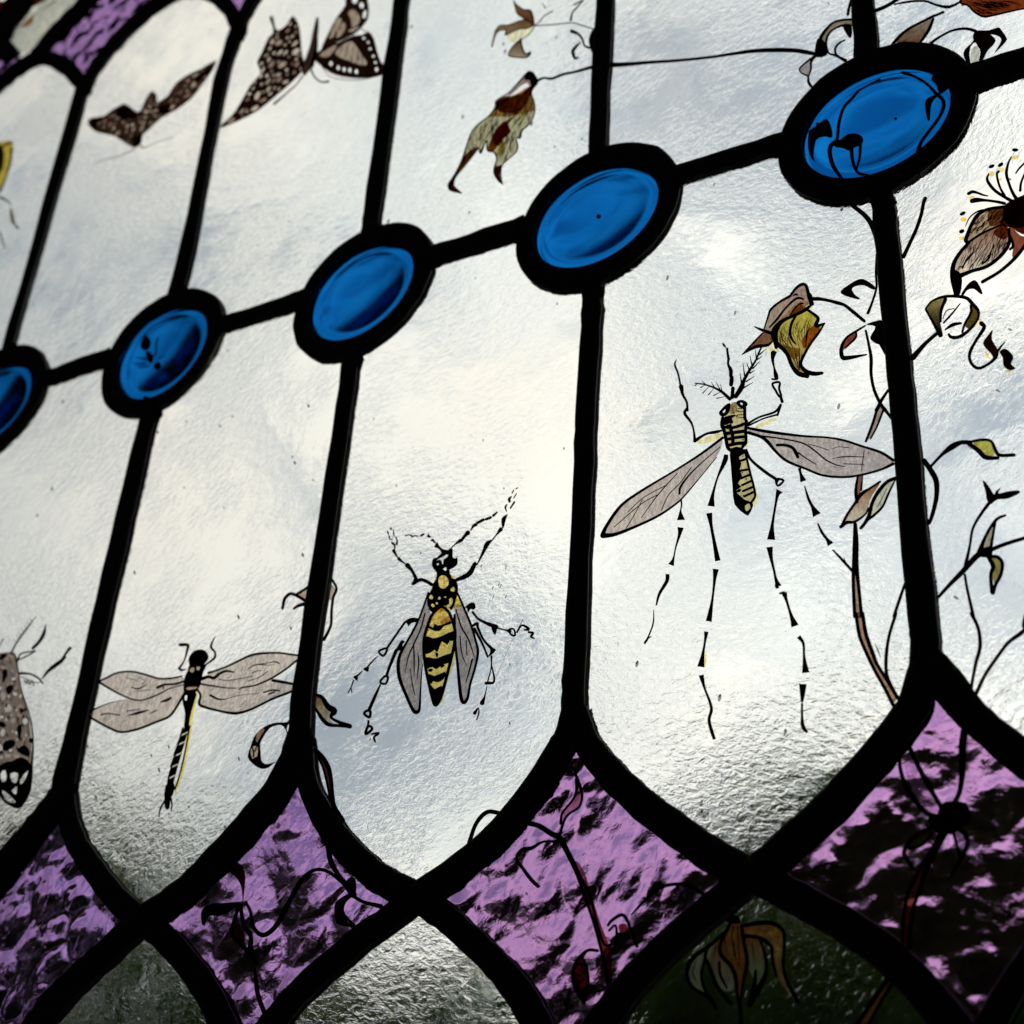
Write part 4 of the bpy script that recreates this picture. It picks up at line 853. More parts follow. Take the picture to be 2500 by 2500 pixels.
p.s("1150,470 1240,352 1330,287 1400,300 1432,400 1465,520 1500,590", [6, 7, 8, 8, 9, 11, 10]).s("1160,465 990,560 850,680 810,780 735,1010", [7, 6, 6, 5, 3]).s("1480,610 1400,680 1250,760 1050,850 940,960 905,1080 945,1260", [6, 9, 8, 9, 15, 18, 10]).s("1390,660 1560,780 1592,840 1550,930 1600,932 1692,900", [6, 8, 9, 9, 8, 5]).s("1692,900 1600,1050 1480,1210 1380,1380 1320,1540 1400,1650 1530,1690 1655,1680", [4, 6, 6, 7, 8, 11, 11, 8]).s("950,1220 1100,1370 1180,1560 1280,1685 1420,1725", [10, 10, 10, 12, 12]).s("1250,770 1180,890 1150,1050 1190,1160 1245,1225", [5, 7, 7, 6, 3]).s("830,960 950,830 1080,660 1230,520 1310,500 1362,520", [4, 6, 5, 6, 6, 5]).s("1150,775 1210,680 1300,592 1352,585", [2, 4, 4, 5]).s("590,950 730,1010 890,1062", [3, 8, 9], (0.04, 0.012, 0.01, .9)).s("720,1050 560,1220 393,1392", [4, 5, 2], RUST).s("400,1388 600,1270 800,1240 885,1170", [2, 9, 7, 3], (0.06, 0.02, 0.012, .85)).s("1500,510 1700,530 1960,600", [10, 7, 7]).f("1430,420 1480,425 1512,500 1512,610 1460,622 1438,500", INK).s("1200,460 1240,445 1285,455", [3, 5, 2], RUST).f("890,1170 960,1150 960,1290 910,1290", INK)
p.done('painted_leaf', L3, 'curled olive and brown leaf hanging above the crane fly')

# --- crane fly
def bone(p, s, w):      # one leg joint: a stroke with clean cut ends
    P = pts(s); k = p.t[2]
    for a, c in ((0, 1), (-1, -2)):
        l = math.hypot(P[c][0]-P[a][0], P[c][1]-P[a][1]); d = min(0.8/k, 0.3*l)/l
        P[a] = (P[a][0]+(P[c][0]-P[a][0])*d, P[a][1]+(P[c][1]-P[a][1])*d)
    p.s(' '.join(f'{x},{y}' for x, y in P), w, (0.035, 0.008, 0.008, 0.92), sub=5, cap=False)
p = Paint(T(1750, 950, 400))
HAL = (0.98, 0.90, 0.55)
for q in ["430,460 560,380 700,340 690,370 570,430 470,465", "340,520 380,600 350,690 330,640", "380,880 430,1080 490,1280 445,1390 415,1340 445,1270 410,1080"]: p.f(q, HAL)
p.on(1400, 1000, 500).f("1170,300 1280,250 1400,215 1400,265 1290,305 1190,325", HAL).f("1395,275 1390,370 1330,470 1200,620 1040,820 960,900 820,990 600,1100 400,1180 290,1195 300,1150 400,980 500,870 700,730 950,580 1200,420", (0.64, 0.57, 0.54), sub=2)
for q, w in (("1385,350 1200,510 1090,620 1010,730 1000,795", [2, 3, 4, 6, 5]), ("1115,540 1000,700 900,800 830,950", 2.2), ("980,600 800,800 640,1020", [2, 3, 1.5]), ("880,710 660,830 510,970", 2), ("800,800 640,890 380,1110", 2.2), ("650,850 570,1000 495,1122", 2)): p.s(q, w, (0.08, 0.05, 0.04, .8))
p.s("1408,266 1200,420 950,580 700,730 500,862 400,965 300,1120 278,1188", [7, 6, 5, 6, 7, 8, 9, 14]).s("278,1190 400,1175 600,1097 800,1002 950,902 1040,822 1200,632 1355,445", [13, 9, 7, 6, 5, 4, 3, 2])
p.on(1750, 950, 400).f("390,460 600,510 1000,560 1300,575 1500,610 1700,670 1932,745 2070,830 2060,890 1932,950 1700,1010 1500,1035 1250,1015 1050,940 820,840 700,740 600,600 520,550 370,510", (0.64, 0.57, 0.54), sub=2)
for q, w in (("480,550 700,575 1000,632 1150,722 1280,830 1400,890 1510,915", [5, 4, 4, 4, 4, 3, 2]), ("710,660 800,660 890,690 935,755 955,800", [7, 7, 8, 9, 8]), ("960,750 1060,820 1175,890", [4, 3, 2]), ("1080,650 1200,680 1320,722", 2), ("1370,700 1440,680 1560,692", 2), ("1350,825 1500,797 1740,800", [1, 3, 2]), ("1490,880 1740,890", 2), ("1740,715 1720,850 1705,970", 2.2)): p.s(q, w, (0.05, 0.03, 0.025, .85))
p.s("335,452 600,502 1000,552 1300,570 1500,605 1700,670 1932,745 2080,838", [6, 8, 6, 5, 6, 6, 7, 8]).s("370,513 520,562 600,622 700,740 830,850 1050,940 1250,1017 1500,1037 1700,1012 1932,950 2080,880", [8, 8, 9, 7, 7, 6, 6, 6, 6, 6, 8])
BODY = "160,180 240,150 330,230 330,330 350,400 340,500 340,610 300,680 330,720 370,900 400,1050 440,1200 452,1280 400,1330 420,1400 360,1480 290,1440 210,1360 190,1200 170,950 160,720 120,660 100,560 70,450 60,380 100,310 150,260"
p.f(BODY, (0.70, 0.62, 0.36), sub=2).f("165,180 220,150 240,230 200,290 150,270", (0.6, 0.55, 0.5))
p.f("40,250 110,180 160,170 150,260 110,310 60,325 25,290", INK, ["72,266 98,238 100,260 80,280"]).f("230,150 290,125 350,150 362,190 310,232 250,200", INK, ["278,160 302,167 304,186 284,182"])
p.f("100,325 200,300 225,315 180,345 195,400 110,422 60,422 75,360", (0.03, 0.01, 0.01, .9), ["110,430 150,405 180,430 130,450"])
for q, w in (("60,445 200,452 355,398", 8), ("100,525 200,512 330,495", 9), ("110,595 220,572 330,560", 8), ("130,665 230,642 340,635", 9), ("330,220 332,340 352,390 340,480 342,620 305,680", 8), ("70,340 60,420 90,500 110,600 130,690 165,722", 9), ("160,460 185,540 190,640", 9)): p.s(q, w)
p.f("160,700 300,690 330,760 262,800 290,880 270,950 300,1030 250,1110 290,1150 222,1200 280,1260 320,1300 422,1340 420,1400 380,1480 340,1482 210,1360 185,1150 165,900", INK, ["330,1380 380,1350 395,1400 350,1440", "235,1190 290,1180 270,1215 240,1215"], sub=2)
for q in ["250,855 335,828", "280,962 365,948", "285,1052 392,1008", "300,1132 412,1080", "310,1202 432,1150", "330,1262 445,1208"]: p.s(q, 6)
p.s("330,720 370,890 402,1020 436,1150 452,1262 408,1335", 6)
for i in range(16): p.s(f"{230+i%4*25},{235+i//4*36} {270+i%4*22},{225+i//4*36}", 1.4, (0.1, 0.07, 0.02, .7))
p.speckle('170,250 330,240 335,400 340,600 300,680 330,720 400,1050 440,1250 330,1380 200,1200 165,720', 26, 3.0, [(0.06, 0.03, 0.01, .8)], 8, 0.2)
# antennae and mouth
p.on(1700, 800, 250).s("500,295 520,330 548,365", [3, 6, 4]).s("580,395 590,480 605,568", [6, 6, 7], RUST).s("610,585 600,690 650,800 650,910", [7, 6, 10, 9]).s("668,935 664,1000 655,1075", [10, 11, 10]).s("690,1145 685,1210 678,1300", [10, 9, 10]).s("-20,1048 150,1070 330,1130 480,1210 630,1345", [3, 4, 5, 7, 9], (0.03, 0.008, 0.008, .92))
for q in ["100,995 165,1065", "280,1025 335,1115", "370,1020 442,1155", "455,1060 482,1195", "170,1080 80,1130", "240,1110 120,1235", "330,1150 230,1265", "460,1210 330,1280", "540,1300 385,1332", "20,1050 -20,1090"]: p.s(q, [1.0, 3], (0.03, 0.01, 0.01, .85))
p.s("1240,350 1180,470 1130,600 1000,810 900,990 850,1130 745,1295", [4, 5, 5, 7, 9, 13, 11], (0.03, 0.008, 0.008, .92))
for q in ["1110,410 1135,580", "1010,525 1050,705", "950,655 1000,810", "880,665 910,900", "823,850 850,1030", "1312,403 1195,505", "1243,538 1145,605", "1203,632 1065,770", "1108,803 1015,855", "1095,915 945,1015", "1068,1030 895,1135"]: p.s(q, [1.3, 4], (0.03, 0.01, 0.01, .88))
p.f("600,1340 660,1290 760,1290 730,1325 640,1362", INK)
# legs
p.s("1455,480 1440,600 1470,760 1500,890 1512,955", [14, 8, 5, 11, 10]).s("1500,468 1440,500", 5).s("1430,968 1480,975 1505,960", [5, 5, 7]).s("1435,1060 1570,1030 1562,1150 1600,1285 1560,1290 1500,1190", 6, closed=True).s("1590,1290 1620,1395", [7, 8]).s("1592,1455 1480,1590 1180,1690 960,1820", [6, 6, 5, 6]).s("1530,1640 1250,1722 980,1850", [5, 4, 5]).s("1598,1460 1530,1650", [5, 6])
p.on(1500, 500, 500).s("587,1455 570,1510 600,1590 625,1712", [1.5, 5, 5, 5], RUST).s("630,1715 645,1790 682,1860 690,1940", [12, 7, 6, 6], RUST)
p.on(1400, 1000, 500).s("1068,-10 1050,38 1110,120 1135,200 1145,295", [6, 8, 6, 5, 8], RUST).s("1145,295 1250,230 1340,212 1410,195", [9, 6, 8, 4]).dot(1310, 205, 3, 3, (0.9, 0.85, 0.7, 0))
bone(p, "1015,845 1020,900 1010,960 1015,1045", [5, 4, 5, 20]); bone(p, "1012,1108 1000,1180 965,1300 945,1400 920,1470", [16, 8, 4, 5, 15]); bone(p, "888,1548 880,1620 810,1740 780,1850", [10, 9, 7, 4])
bone(p, "1440,420 1430,480 1360,640 1315,800 1298,915", [10, 12, 5, 8, 18]); bone(p, "1280,972 1300,1100 1330,1260 1362,1430", [15, 8, 9, 14]); p.s("1325,1250 1345,1340 1358,1420", [1.5, 4, 5], (0.95, 0.75, 0.4, 0))
p.on(1500, 1400, 500); bone(p, "957,-45 945,60 925,240 890,455", [15, 8, 6, 15]); bone(p, "868,545 855,640 835,760 815,885", [11, 6, 8, 18]); p.dot(820, 850, 3, 6, (0.95, 0.9, 0.85, 0)).f("855,740 870,780 862,880 850,870", (0.98, 0.9, 0.4)); bone(p, "818,955 850,1080 900,1210 915,1290 893,1380 915,1480 945,1568", [13, 6, 7, 8, 8, 9, 8])
p.s("371,343 366,470 322,592 287,655", [2, 4, 4, 6], RUST).s("350,595 322,608 300,640", [2, 4, 5], RUST)
bone(p, "1600,178 1625,260 1665,390 1705,500", [14, 7, 8, 19]); p.s("1562,188 1600,178", 5); bone(p, "1735,592 1782,660 1790,790 1805,940", [11, 7, 7, 18]); bone(p, "1778,1040 1775,1130 1770,1220", [19, 13, 6]); p.s("1752,1075 1772,1180", 3, (0.7, 0.6, 0.5, 0)); bone(p, "1770,1220 1770,1330 1778,1440 1820,1502", [6, 6, 10, 7])
p.on(1400, 1000, 500); bone(p, "1850,1292 1865,1400 1895,1530 1925,1690", [16, 9, 6, 9])
p.on(1500, 1400, 500); bone(p, "1512,0 1530,60 1545,125", [4, 6, 18])
p.on(1750, 950, 400); bone(p, "335,705 400,830 550,960 680,1050 735,1085", [9, 7, 8, 8, 11]); p.s("700,1062 788,1077 720,1140", 6, closed=True); bone(p, "742,1192 715,1250 690,1380 655,1600 640,1780", [18, 9, 6, 8, 20]); p.dot(640, 1720, 2.5, 6, (0.9, 0.8, 0.7, 0)); bone(p, "972,925 990,1000 1022,1090", [8, 7, 16]); bone(p, "1035,1138 1080,1290 1130,1390 1182,1490", [3, 7, 9, 22]); bone(p, "1188,1578 1240,1690 1300,1770 1345,1835", [4, 7, 8, 17])
p.done('painted_crane_fly', L3, 'large long-legged crane fly with grey wings')

# --- wasp
p = Paint(T(850, 1450, 400))
p.f("1240,600 1265,700 1240,860 1180,1000 1130,1200 1105,1280 1080,1260 1140,1080 1200,830", (0.98, 0.88, 0.45)).f("1280,15 1345,140 1255,140", (0.95, 0.82, 0.3))
p.f("935,20 970,230 960,280 920,420 890,560 880,720 880,830 860,950 850,1160 840,1350 800,1395 760,1370 690,1220 620,1050 590,920 590,800 620,710 700,560 780,400 850,250 910,90", (0.58, 0.52, 0.49), sub=2).f("1240,130 1340,130 1380,200 1450,370 1500,540 1530,680 1500,860 1440,1060 1410,1220 1370,1285 1340,1260 1320,1130 1300,900 1270,650 1265,500 1255,200", (0.58, 0.52, 0.49), sub=2)
for q, w in (("905,230 860,400 780,580 710,740 670,930", [4, 4, 4, 3, 1.5]), ("772,600 778,760 778,960", [3, 4, 2]), ("820,690 832,800 812,1010", [2, 4, 2]), ("730,880 760,1080 790,1200", [2, 3, 1.5]), ("1270,180 1330,380 1420,540 1490,750", [3, 4, 4, 2]), ("1320,500 1340,700 1400,850", [3, 3, 1.5]), ("1390,550 1400,720", 2.5), ("1465,770 1430,900 1385,1050", [4, 4, 2])): p.s(q, w, (0.06, 0.03, 0.025, .85))
p.s("945,-15 860,230 780,410 690,570 610,720 590,850 610,1010 690,1210 760,1360 800,1395 840,1360 850,1200 865,950 880,830", [5, 5, 6, 6, 8, 9, 9, 8, 9, 10, 7, 5, 3, 2]).s("1285,-20 1380,200 1450,370 1500,540 1530,680 1500,860 1440,1060 1410,1220 1370,1280 1335,1240 1310,1050 1290,830 1265,600 1255,250", [5, 6, 6, 6, 7, 6, 6, 7, 9, 9, 8, 7, 6, 6])
ABD = "1110,150 1190,220 1250,380 1262,500 1235,680 1190,860 1140,1060 1090,1230 1050,1300 1020,1310 995,1240 950,1050 910,850 890,640 900,500 930,400 980,260 1050,180"
p.f(ABD, (0.95, 0.78, 0.30), sub=2).f("1110,165 1190,240 1225,340 1100,375 980,385 955,345 1010,250", (0.98, 0.90, 0.75)).f("1100,330 1180,260 1225,340 1130,370", (0.75, 0.55, 0.35)).s(ABD, 8, closed=True, sub=2)
for q in ["920,395 960,412 1030,440 1090,430 1130,380 1225,350 1195,322 1140,350 1060,372 1020,350 1000,395 960,375", "893,500 1000,522 1100,497 1260,430 1262,545 1200,555 1170,602 1110,560 1080,622 1050,692 1020,660 960,700 895,692", "1030,690 1062,700 1055,752 1032,730", "900,745 1000,757 1060,752 1225,695 1190,812 1110,832 1042,890 990,860 940,880 908,852", "930,935 1020,967 1150,912 1130,1000 1060,1042 1000,1030 985,1060 950,1030", "950,1085 985,1080 1020,1122 1110,1080 1095,1200 1040,1312 1010,1302 980,1200"]: p.f(q, INK, sub=2)
p.f("900,640 940,690 920,730 905,700", (0.95, 0.9, 0.8)).dot(970, 900, 6, 4.2, INK, -.2).dot(1112, 850, 6, 3.6, INK, -.5).dot(1115, 590, 3, 5, (1, 1, 1, 0)).dot(1040, 1215, 4, 5, (1, 1, 1, 0))
for x, y in ((1020, 790), (1060, 780), (960, 800), (1120, 760), (1000, 340), (1060, 330), (1180, 440), (1130, 470)): p.s(f"{x},{y} {x+8},{y+26}", 1.3, (0.8, 0.6, 0.2, 0.2))
p.speckle(ABD, 22, 2.2, [(0.08, 0.03, 0.01, .8), (0.6, 0.4, 0.1, .2)], 9, 1.4)
p.on(1000, 1300, 200)
p.f("640,1000 760,955 950,955 1110,1130 1140,1400 1080,1700 990,1830 520,1870 420,1650 460,1450 540,1250", (0.95, 0.80, 0.36)).f("680,1090 760,1010 860,1040 925,1140 900,1255 800,1335 700,1275", (0.95, 0.92, 0.85))
p.f("640,1030 700,985 760,955 900,950 960,980 1010,1080 1080,1100 1140,1250 1140,1400 1100,1560 1060,1700 990,1830 900,1760 760,1720 640,1800 520,1880 440,1760 410,1620 450,1450 520,1330 560,1200 620,1100", INK,
    ["680,1090 760,1010 860,1040 920,1140 900,1250 800,1330 700,1270", "960,1360 1030,1280 1065,1330 1040,1400", "460,1540 500,1470 555,1520 520,1580", "670,1560 700,1510 740,1550 700,1585", "812,1520 860,1510 850,1545", "612,1660 660,1650 668,1690 630,1695", "500,1700 560,1680 590,1740 540,1760", "850,1740 940,1680 930,1580 980,1540 1020,1600 990,1700 920,1770"], sub=2)
p.f("750,480 640,590 560,610 525,700 530,800 600,900 640,960 640,1040 760,970 950,970 940,880 1000,850 1080,800 1135,720 1118,540 1100,600 1020,590 1020,470 1010,385 950,378 890,415 800,400", INK, ["640,660 700,615 780,580 870,522 910,540 860,600 800,640 790,745 765,735 758,670 700,640", "642,740 680,722 688,760 652,768", "792,860 860,822 868,895 822,888"], sub=2)
for x, y in ((800, 1150), (820, 1180), (790, 1190)): p.s(f"{x},{y} {x+20},{y+30}", 1.4)
p.f("840,420 760,480 690,390 580,340 650,230 700,310 770,380", INK).f("490,190 550,140 600,210 630,245 590,258 540,215", INK).f("405,90 450,20 470,70 515,95 460,128", INK).f("240,92 270,40 340,18 350,55 270,98", INK).s("-40,60 20,65 60,95 120,75 180,85", [2, 3, 4, 3, 4])
p.on(850, 1150, 500).s("540,612 580,602 610,612", [3, 2.5]).s("962,738 1010,690 1060,655", [3, 4, 10], RUST).s("1072,650 1100,612 1130,582", [8, 8, 12]).s("1157,560 1180,520 1205,505", [3, 7, 9]).s("1217,490 1275,460", [7, 8]).s("1302,455 1345,437", 7).s("1370,420 1405,388", [7, 4])
p.s("790,1072 740,1042 680,1025 612,1062", [9, 9, 9, 9]).s("640,1015 602,940 560,890", [9, 8, 13]).dot(582, 905, 3, 3, (1, 1, 1, 0)).dot(642, 1022, 3, 4, (1, 1, 1, 0)).s("612,1062 640,1000", 6).s("548,885 510,855 478,828", [3, 5, 9]).s("468,815 448,785 430,752", [3, 6, 9]).s("440,735 438,700 415,678", [3, 5, 6]).s("458,690 462,655 450,622", [6, 4, 3]).s("385,612 398,645 425,645", [4, 3, 2]).s("430,605 428,555", [4, 2.5]).s("372,568 380,592", 4).s("402,538 410,560", [5, 2])
p.s("1025,1025 1090,1000 1150,960 1195,875", [9, 12, 13, 10]).s("1150,945 1120,985", 3, (0.9, 0.85, 0.8, 0)).s("1215,885 1270,775 1310,690 1345,658", [3, 7, 12, 6]).s("1352,660 1400,600 1440,550", [4, 4, 11], RUST).s("1460,530 1468,455 1500,412", [5, 11, 3]).s("1497,385 1483,345 1495,318", [2, 5, 4]).s("1530,350 1568,293", [4, 5]).s("1522,288 1520,262 1540,240", [6, 7, 3]).s("1562,255 1587,213", [3, 3]).s("1548,205 1562,180", [4, 3]).s("1582,168 1598,157", 3)
p.on(850, 1450, 400).f("1375,155 1440,105 1490,108 1502,160 1480,187 1440,182 1412,228 1400,172", INK).s("1468,215 1530,290 1620,340 1745,390", [6, 6, 8, 12], RUST).f("1690,400 1757,368 1742,472 1718,472", INK).s("1770,405 1850,425 1905,440", [4, 4, 9], RUST)
p.on(850, 1150, 500).s("1515,1500 1560,1490 1575,1548 1540,1545", 5, closed=True).s("1592,1520 1640,1455 1705,1492 1660,1500", [5, 5, 7, 4], RUST).s("1705,1520 1745,1528 1725,1562 1758,1580", [6, 6, 6, 3], RUST)
p.on(850, 1450, 400).s("1462,382 1520,348 1530,400 1600,545 1692,645", [6, 8, 7, 6, 8]).s("1490,415 1580,582 1645,740", [8, 6, 5], RUST).f("1680,632 1742,655 1712,700 1648,745 1672,690", INK).s("1690,735 1685,880 1645,1035", [5, 3, 4], RUST).s("1690,830 1722,1030 1625,1052", [3, 6, 8], RUST).s("1637,1088 1612,1200 1580,1285", [2, 4, 12], RUST).s("1492,1405 1535,1345 1540,1410 1515,1482", [9, 3, 4, 3], RUST)
p.f("650,335 740,280 830,290 812,330 750,342 710,382 690,345", INK).s("665,340 560,490 455,645", [6, 6, 6], (0.035, 0.008, 0.008, 0.92)).s("362,678 452,640 450,685 410,730", 6, closed=True).s("352,730 290,790 222,870", [2, 4, 5]).f("175,882 240,858 242,910 215,915", INK).s("165,915 115,960", [3, 5]).f("60,978 112,958 108,1028", INK).s("62,1020 38,1090 0,1165", [4, 3, 3], RUST).s("35,1110 45,1165", 3, RUST)
p.f("668,560 625,548 580,620 552,672 600,672 652,640 640,602", INK).s("565,670 490,855 450,970", [9, 8, 7], (0.035, 0.008, 0.008, 0.92)).s("450,965 470,990 440,1060 378,1040 415,985", 6, closed=True).s("382,1065 320,1200 250,1360", [4, 8, 9], RUST).s("230,1375 188,1410 250,1455 262,1390", 7, closed=True).s("240,1500 232,1560", [6, 5], RUST).s("235,1560 285,1590 205,1655", 7, closed=True).s("280,1652 362,1640 305,1690 320,1742", [5, 6, 6, 5]).s("262,1700 255,1730", 2)
p.on(850, 1150, 500).s("1650,1400 1560,1570 1480,1750 1400,1932", [2, .8, .8, .5], (0.2, 0.18, 0.15, .5))
for x, y, a in ((1358, 1118, .2), (1415, 1085, .2), (1432, 1100, .3), (1362, 1205, .5), (1482, 1200, .4), (1250, 910, .4), (1482, 925, .3)): p.s(f"{x},{y} {x+12},{y-30}", 2, (0.1, 0.08, 0.06, .7))
p.done('painted_wasp', L2, 'yellow and black banded wasp with grey wings')

# --- leaves at the edges of the wasp pane
p = Paint(T(500, 1300, 500))
p.f("1170,480 1232,540 1200,630 1170,620", (0.6, 0.55, 0.45)).s("1205,450 1242,530 1210,620 1195,750 1188,880 1125,1010", [6, 7, 7, 7, 7, 8])
p.done('painted_leaf', L2, 'tip of a thorny leaf beside the upright lead')
p = Paint(T(500, 1300, 500))
p.f("1060,1540 1100,1550 1160,1640 1190,1700 1180,1760 1215,1810 1150,1800 1050,1670", (0.30, 0.2, 0.08), col2=(0.7, 0.64, 0.5)).s("1060,1535 1110,1560 1160,1640 1222,1685 1190,1740 1250,1782 1368,1828", [9, 10, 14, 16, 8, 8, 12]).s("1045,1660 1110,1762 1170,1812 1260,1822 1368,1828", [6, 10, 10, 8, 10])
p.done('painted_leaf', L2, 'pointed olive leaf beside the upright lead')
p = Paint(T(550, 1700, 300))
p.f("1460,960 1560,1000 1640,1200 1670,1400 1690,1600 1640,1600 1610,1420 1540,1130", (0.22, 0.07, 0.05, .3)).s("1420,850 1530,960 1620,1120 1662,1300 1685,1550 1715,1740 1840,1950", [12, 12, 12, 10, 10, 12, 14]).s("1460,960 1540,1130 1612,1420 1650,1640", [6, 6, 6, 6])
p.done('painted_leaf', L2, 'long dark leaf along the lower left arch')
p = Paint(T(1000, 1700, 500))
p.s("880,1110 800,1092 740,1090 680,1130 615,1225 560,1390", [10, 11, 11, 11, 10, 11])
p.done('painted_stem', L2, 'dark arched stem above the lower right arch')

# --- dragonfly
p = Paint(T(0, 1500, 500))
p.s("1880,600 1858,720 1825,860 1798,1000 1778,1150 1742,1350 1708,1510 1655,1670", [6, 7, 9, 10, 10, 9, 9, 6], (0.97, 0.85, 0.36, 0))
DW = (0.74, 0.67, 0.63)
p.f("935,630 1000,600 1110,550 1250,540 1380,570 1500,605 1620,600 1720,590 1740,640 1620,690 1480,760 1350,805 1250,800 1100,735 960,660", DW, sub=2).f("845,930 900,890 1050,830 1200,800 1350,805 1480,760 1600,710 1720,660 1740,740 1680,850 1600,960 1480,1010 1300,1080 1150,1110 1050,1080 900,1000", DW, sub=2)
p.on(400, 1500, 300).f("700,920 850,870 1050,790 1350,650 1550,610 1800,605 1932,620 2110,640 2100,700 1932,850 1700,1000 1500,1080 1230,1150 1150,1165 800,1130 560,1090 590,1010 690,970", DW, sub=2).f("560,1090 800,1130 1150,1165 1400,1120 1700,1000 1932,1060 2060,1100 2040,1190 1932,1240 1700,1330 1400,1480 1200,1550 1050,1555 850,1510 600,1440 555,1400 560,1290 540,1180", DW, sub=2)
for q, w in (("860,1020 1000,1040 1200,1010 1400,970", 2), ("1310,870 1420,800 1600,770 1740,745 1812,768", [2, 3, 2, 3, 3]), ("1500,785 1600,795 1740,795", [4, 2, 1]), ("1380,920 1460,890 1535,885", 2), ("1320,1050 1500,990 1640,890", 2), ("730,1270 850,1330 980,1335", [6, 5, 2]), ("980,1330 1200,1270 1500,1240", 1.5), ("1570,1228 1700,1190 1812,1198", [4, 4, 4]), ("1650,1255 1740,1215", 4)): p.s(q, w, (0.08, 0.06, 0.05, .75))
p.s("700,920 850,872 1050,792 1350,650 1550,612 1800,605 1932,620 2110,645", [6, 5, 5, 6, 6, 5, 5, 5]).s("590,1015 700,980 790,1000 870,935 980,890 1105,910", [9, 8, 8, 7, 6, 3]).s("560,1090 800,1130 1000,1155 1150,1160", [5, 4, 3, 2]).s("1180,1190 1230,1152 1450,1110 1700,1000 1932,850 2090,720", [2, 4, 4, 5, 5, 5]).s("520,1175 575,1270 555,1400 620,1450 850,1512 1060,1552 1200,1545 1400,1480 1700,1332 1932,1242 2050,1190", [5, 6, 7, 7, 6, 7, 7, 6, 6, 6, 5]).s("1710,1038 1932,1075 2080,1105", [7, 7, 6])
p.on(0, 1500, 500).s("930,632 1000,600 1110,550 1250,540 1380,570 1500,605 1620,602 1715,582", [6, 5, 5, 5, 5, 5, 5, 4]).s("935,640 1100,737 1250,802 1350,806 1480,760 1600,700 1735,660", [6, 5, 4, 4, 4, 3, 3]).s("845,965 900,1000 1050,1080 1150,1110 1300,1082 1480,1012 1600,960 1680,850 1740,740", [6, 6, 6, 6, 6, 6, 6, 6, 6]).s("845,925 900,890 1050,830 1200,805", [5, 4, 2, 1], RUST).s("1485,690 1545,665 1600,660 1660,655 1745,630", [7, 6, 5, 6, 6])
for q, w in (("1230,682 1300,702 1390,660", [1.5, 4, 2]), ("1190,597 1300,625", 1.5), ("1310,590 1370,630 1330,660", 1.5), ("1260,730 1420,710", 1.5), ("955,947 1020,935 1130,950", [4, 3, 3]), ("1200,957 1300,930 1395,905", [1.5, 7, 3]), ("1195,912 1320,895", [3, 2]), ("1420,935 1480,905", 2.5), ("1510,827 1570,810 1612,788", [2, 7, 5])): p.s(q, w, (0.05, 0.03, 0.025, .85))
p.f("1780,450 1785,400 1830,345 1890,330 1940,345 1968,400 1945,450 1890,490 1800,490", INK).dot(1812, 428, 1.4, 4, (0.7, 0.66, 0.6, 0)).dot(1935, 408, 2, 3, (0.7, 0.66, 0.6, 0)).f("1800,470 1940,470 1920,540 1905,600 1885,680 1830,745 1740,745 1735,620 1770,530", INK, ["1790,520 1826,498 1830,535 1804,548", "1854,496 1886,492 1880,522 1858,524", "1765,690 1850,680 1850,700 1770,712"])
segs = [(735, 1850, 740), (1742, 1838, 830), (1745, 1800, 920), (1732, 1788, 1000)]
for h in ("1785,520 1830,490 1835,540 1800,555", "1850,490 1895,485 1885,530 1855,530", "1765,690 1850,680 1850,700 1770,712"): p.f(h, (0.58, 0.48, 0.40))
p.f("1735,735 1850,735 1835,820 1795,960 1775,1080 1735,1080 1745,930 1720,820", INK, ["1745,770 1765,765 1760,810 1745,805"])
Y0 = [1075, 1140, 1230, 1335, 1440, 1545, 1640]
CX = [1752, 1735, 1705, 1675, 1645, 1620, 1600]
for k in range(6):
    x, y, x2, y2 = CX[k], Y0[k], CX[k+1], Y0[k+1]; h = 40+2*min(k, 2)-max(0, k-3)*3
    p.f(f"{x-h},{y+18} {x+h-4},{y-22} {x2+h-2},{y2-36} {x2-h-2},{y2+4}", (0.02, 0.012, 0.008, .95), sub=1)
    p.s(f"{x-h+6},{y+12} {x},{y-4} {x+h-6},{y-24}", 3.2, (0.80, 0.66, 0.48, 0.15))
p.s("1725,1070 1690,1200 1650,1340 1610,1470 1575,1620 1555,1700", 4).s("1790,1050 1765,1200 1730,1370 1690,1530 1650,1650", 4)
p.f("1560,1620 1645,1600 1635,1690 1610,1740 1600,1820 1570,1842 1552,1790", INK).s("1560,1750 1515,1830 1500,1905", [5, 4, 3]).s("1612,1730 1622,1800 1612,1862", [4, 4, 2])
p.s("1698,287 1772,290 1762,350 1740,430 1692,510", [8, 8, 6, 4, 6]).s("1688,508 1710,525 1755,518", [6, 6, 2])
p.on(400, 1500, 300).s("810,340 740,500 800,590 800,680 700,762 595,835", [1.5, 6, 5, 6, 5, 4]).s("340,1130 540,1140", [3, 3], YEL+(0.2,))
p.done('painted_dragonfly', L1, 'dragonfly with four grey wings and a yellow-edged body')
p = Paint(T(550, 1700, 300))
p.f("1020,330 970,405 830,410 690,440 540,530 450,640 400,780 350,950 420,1050 500,1110 580,1142 680,1122 740,1070 800,1025 690,1060 620,1060 570,1010 560,900 550,750 600,640 700,500 830,455 910,470 960,560 985,690 1012,650 970,540 980,460 1022,400", (0.025, 0.012, 0.01, .92), ["510,560 620,510 560,620 500,720 480,690", "395,880 430,790 510,800 500,940 460,960 430,980"], sub=2).f("510,560 620,510 560,620 500,720 480,690", (0.45, 0.30, 0.22)).f("395,880 430,790 510,800 500,940 460,960 430,980", (0.62, 0.52, 0.4)).s("420,800 450,880 440,950", 4).s("490,800 470,860", 3)
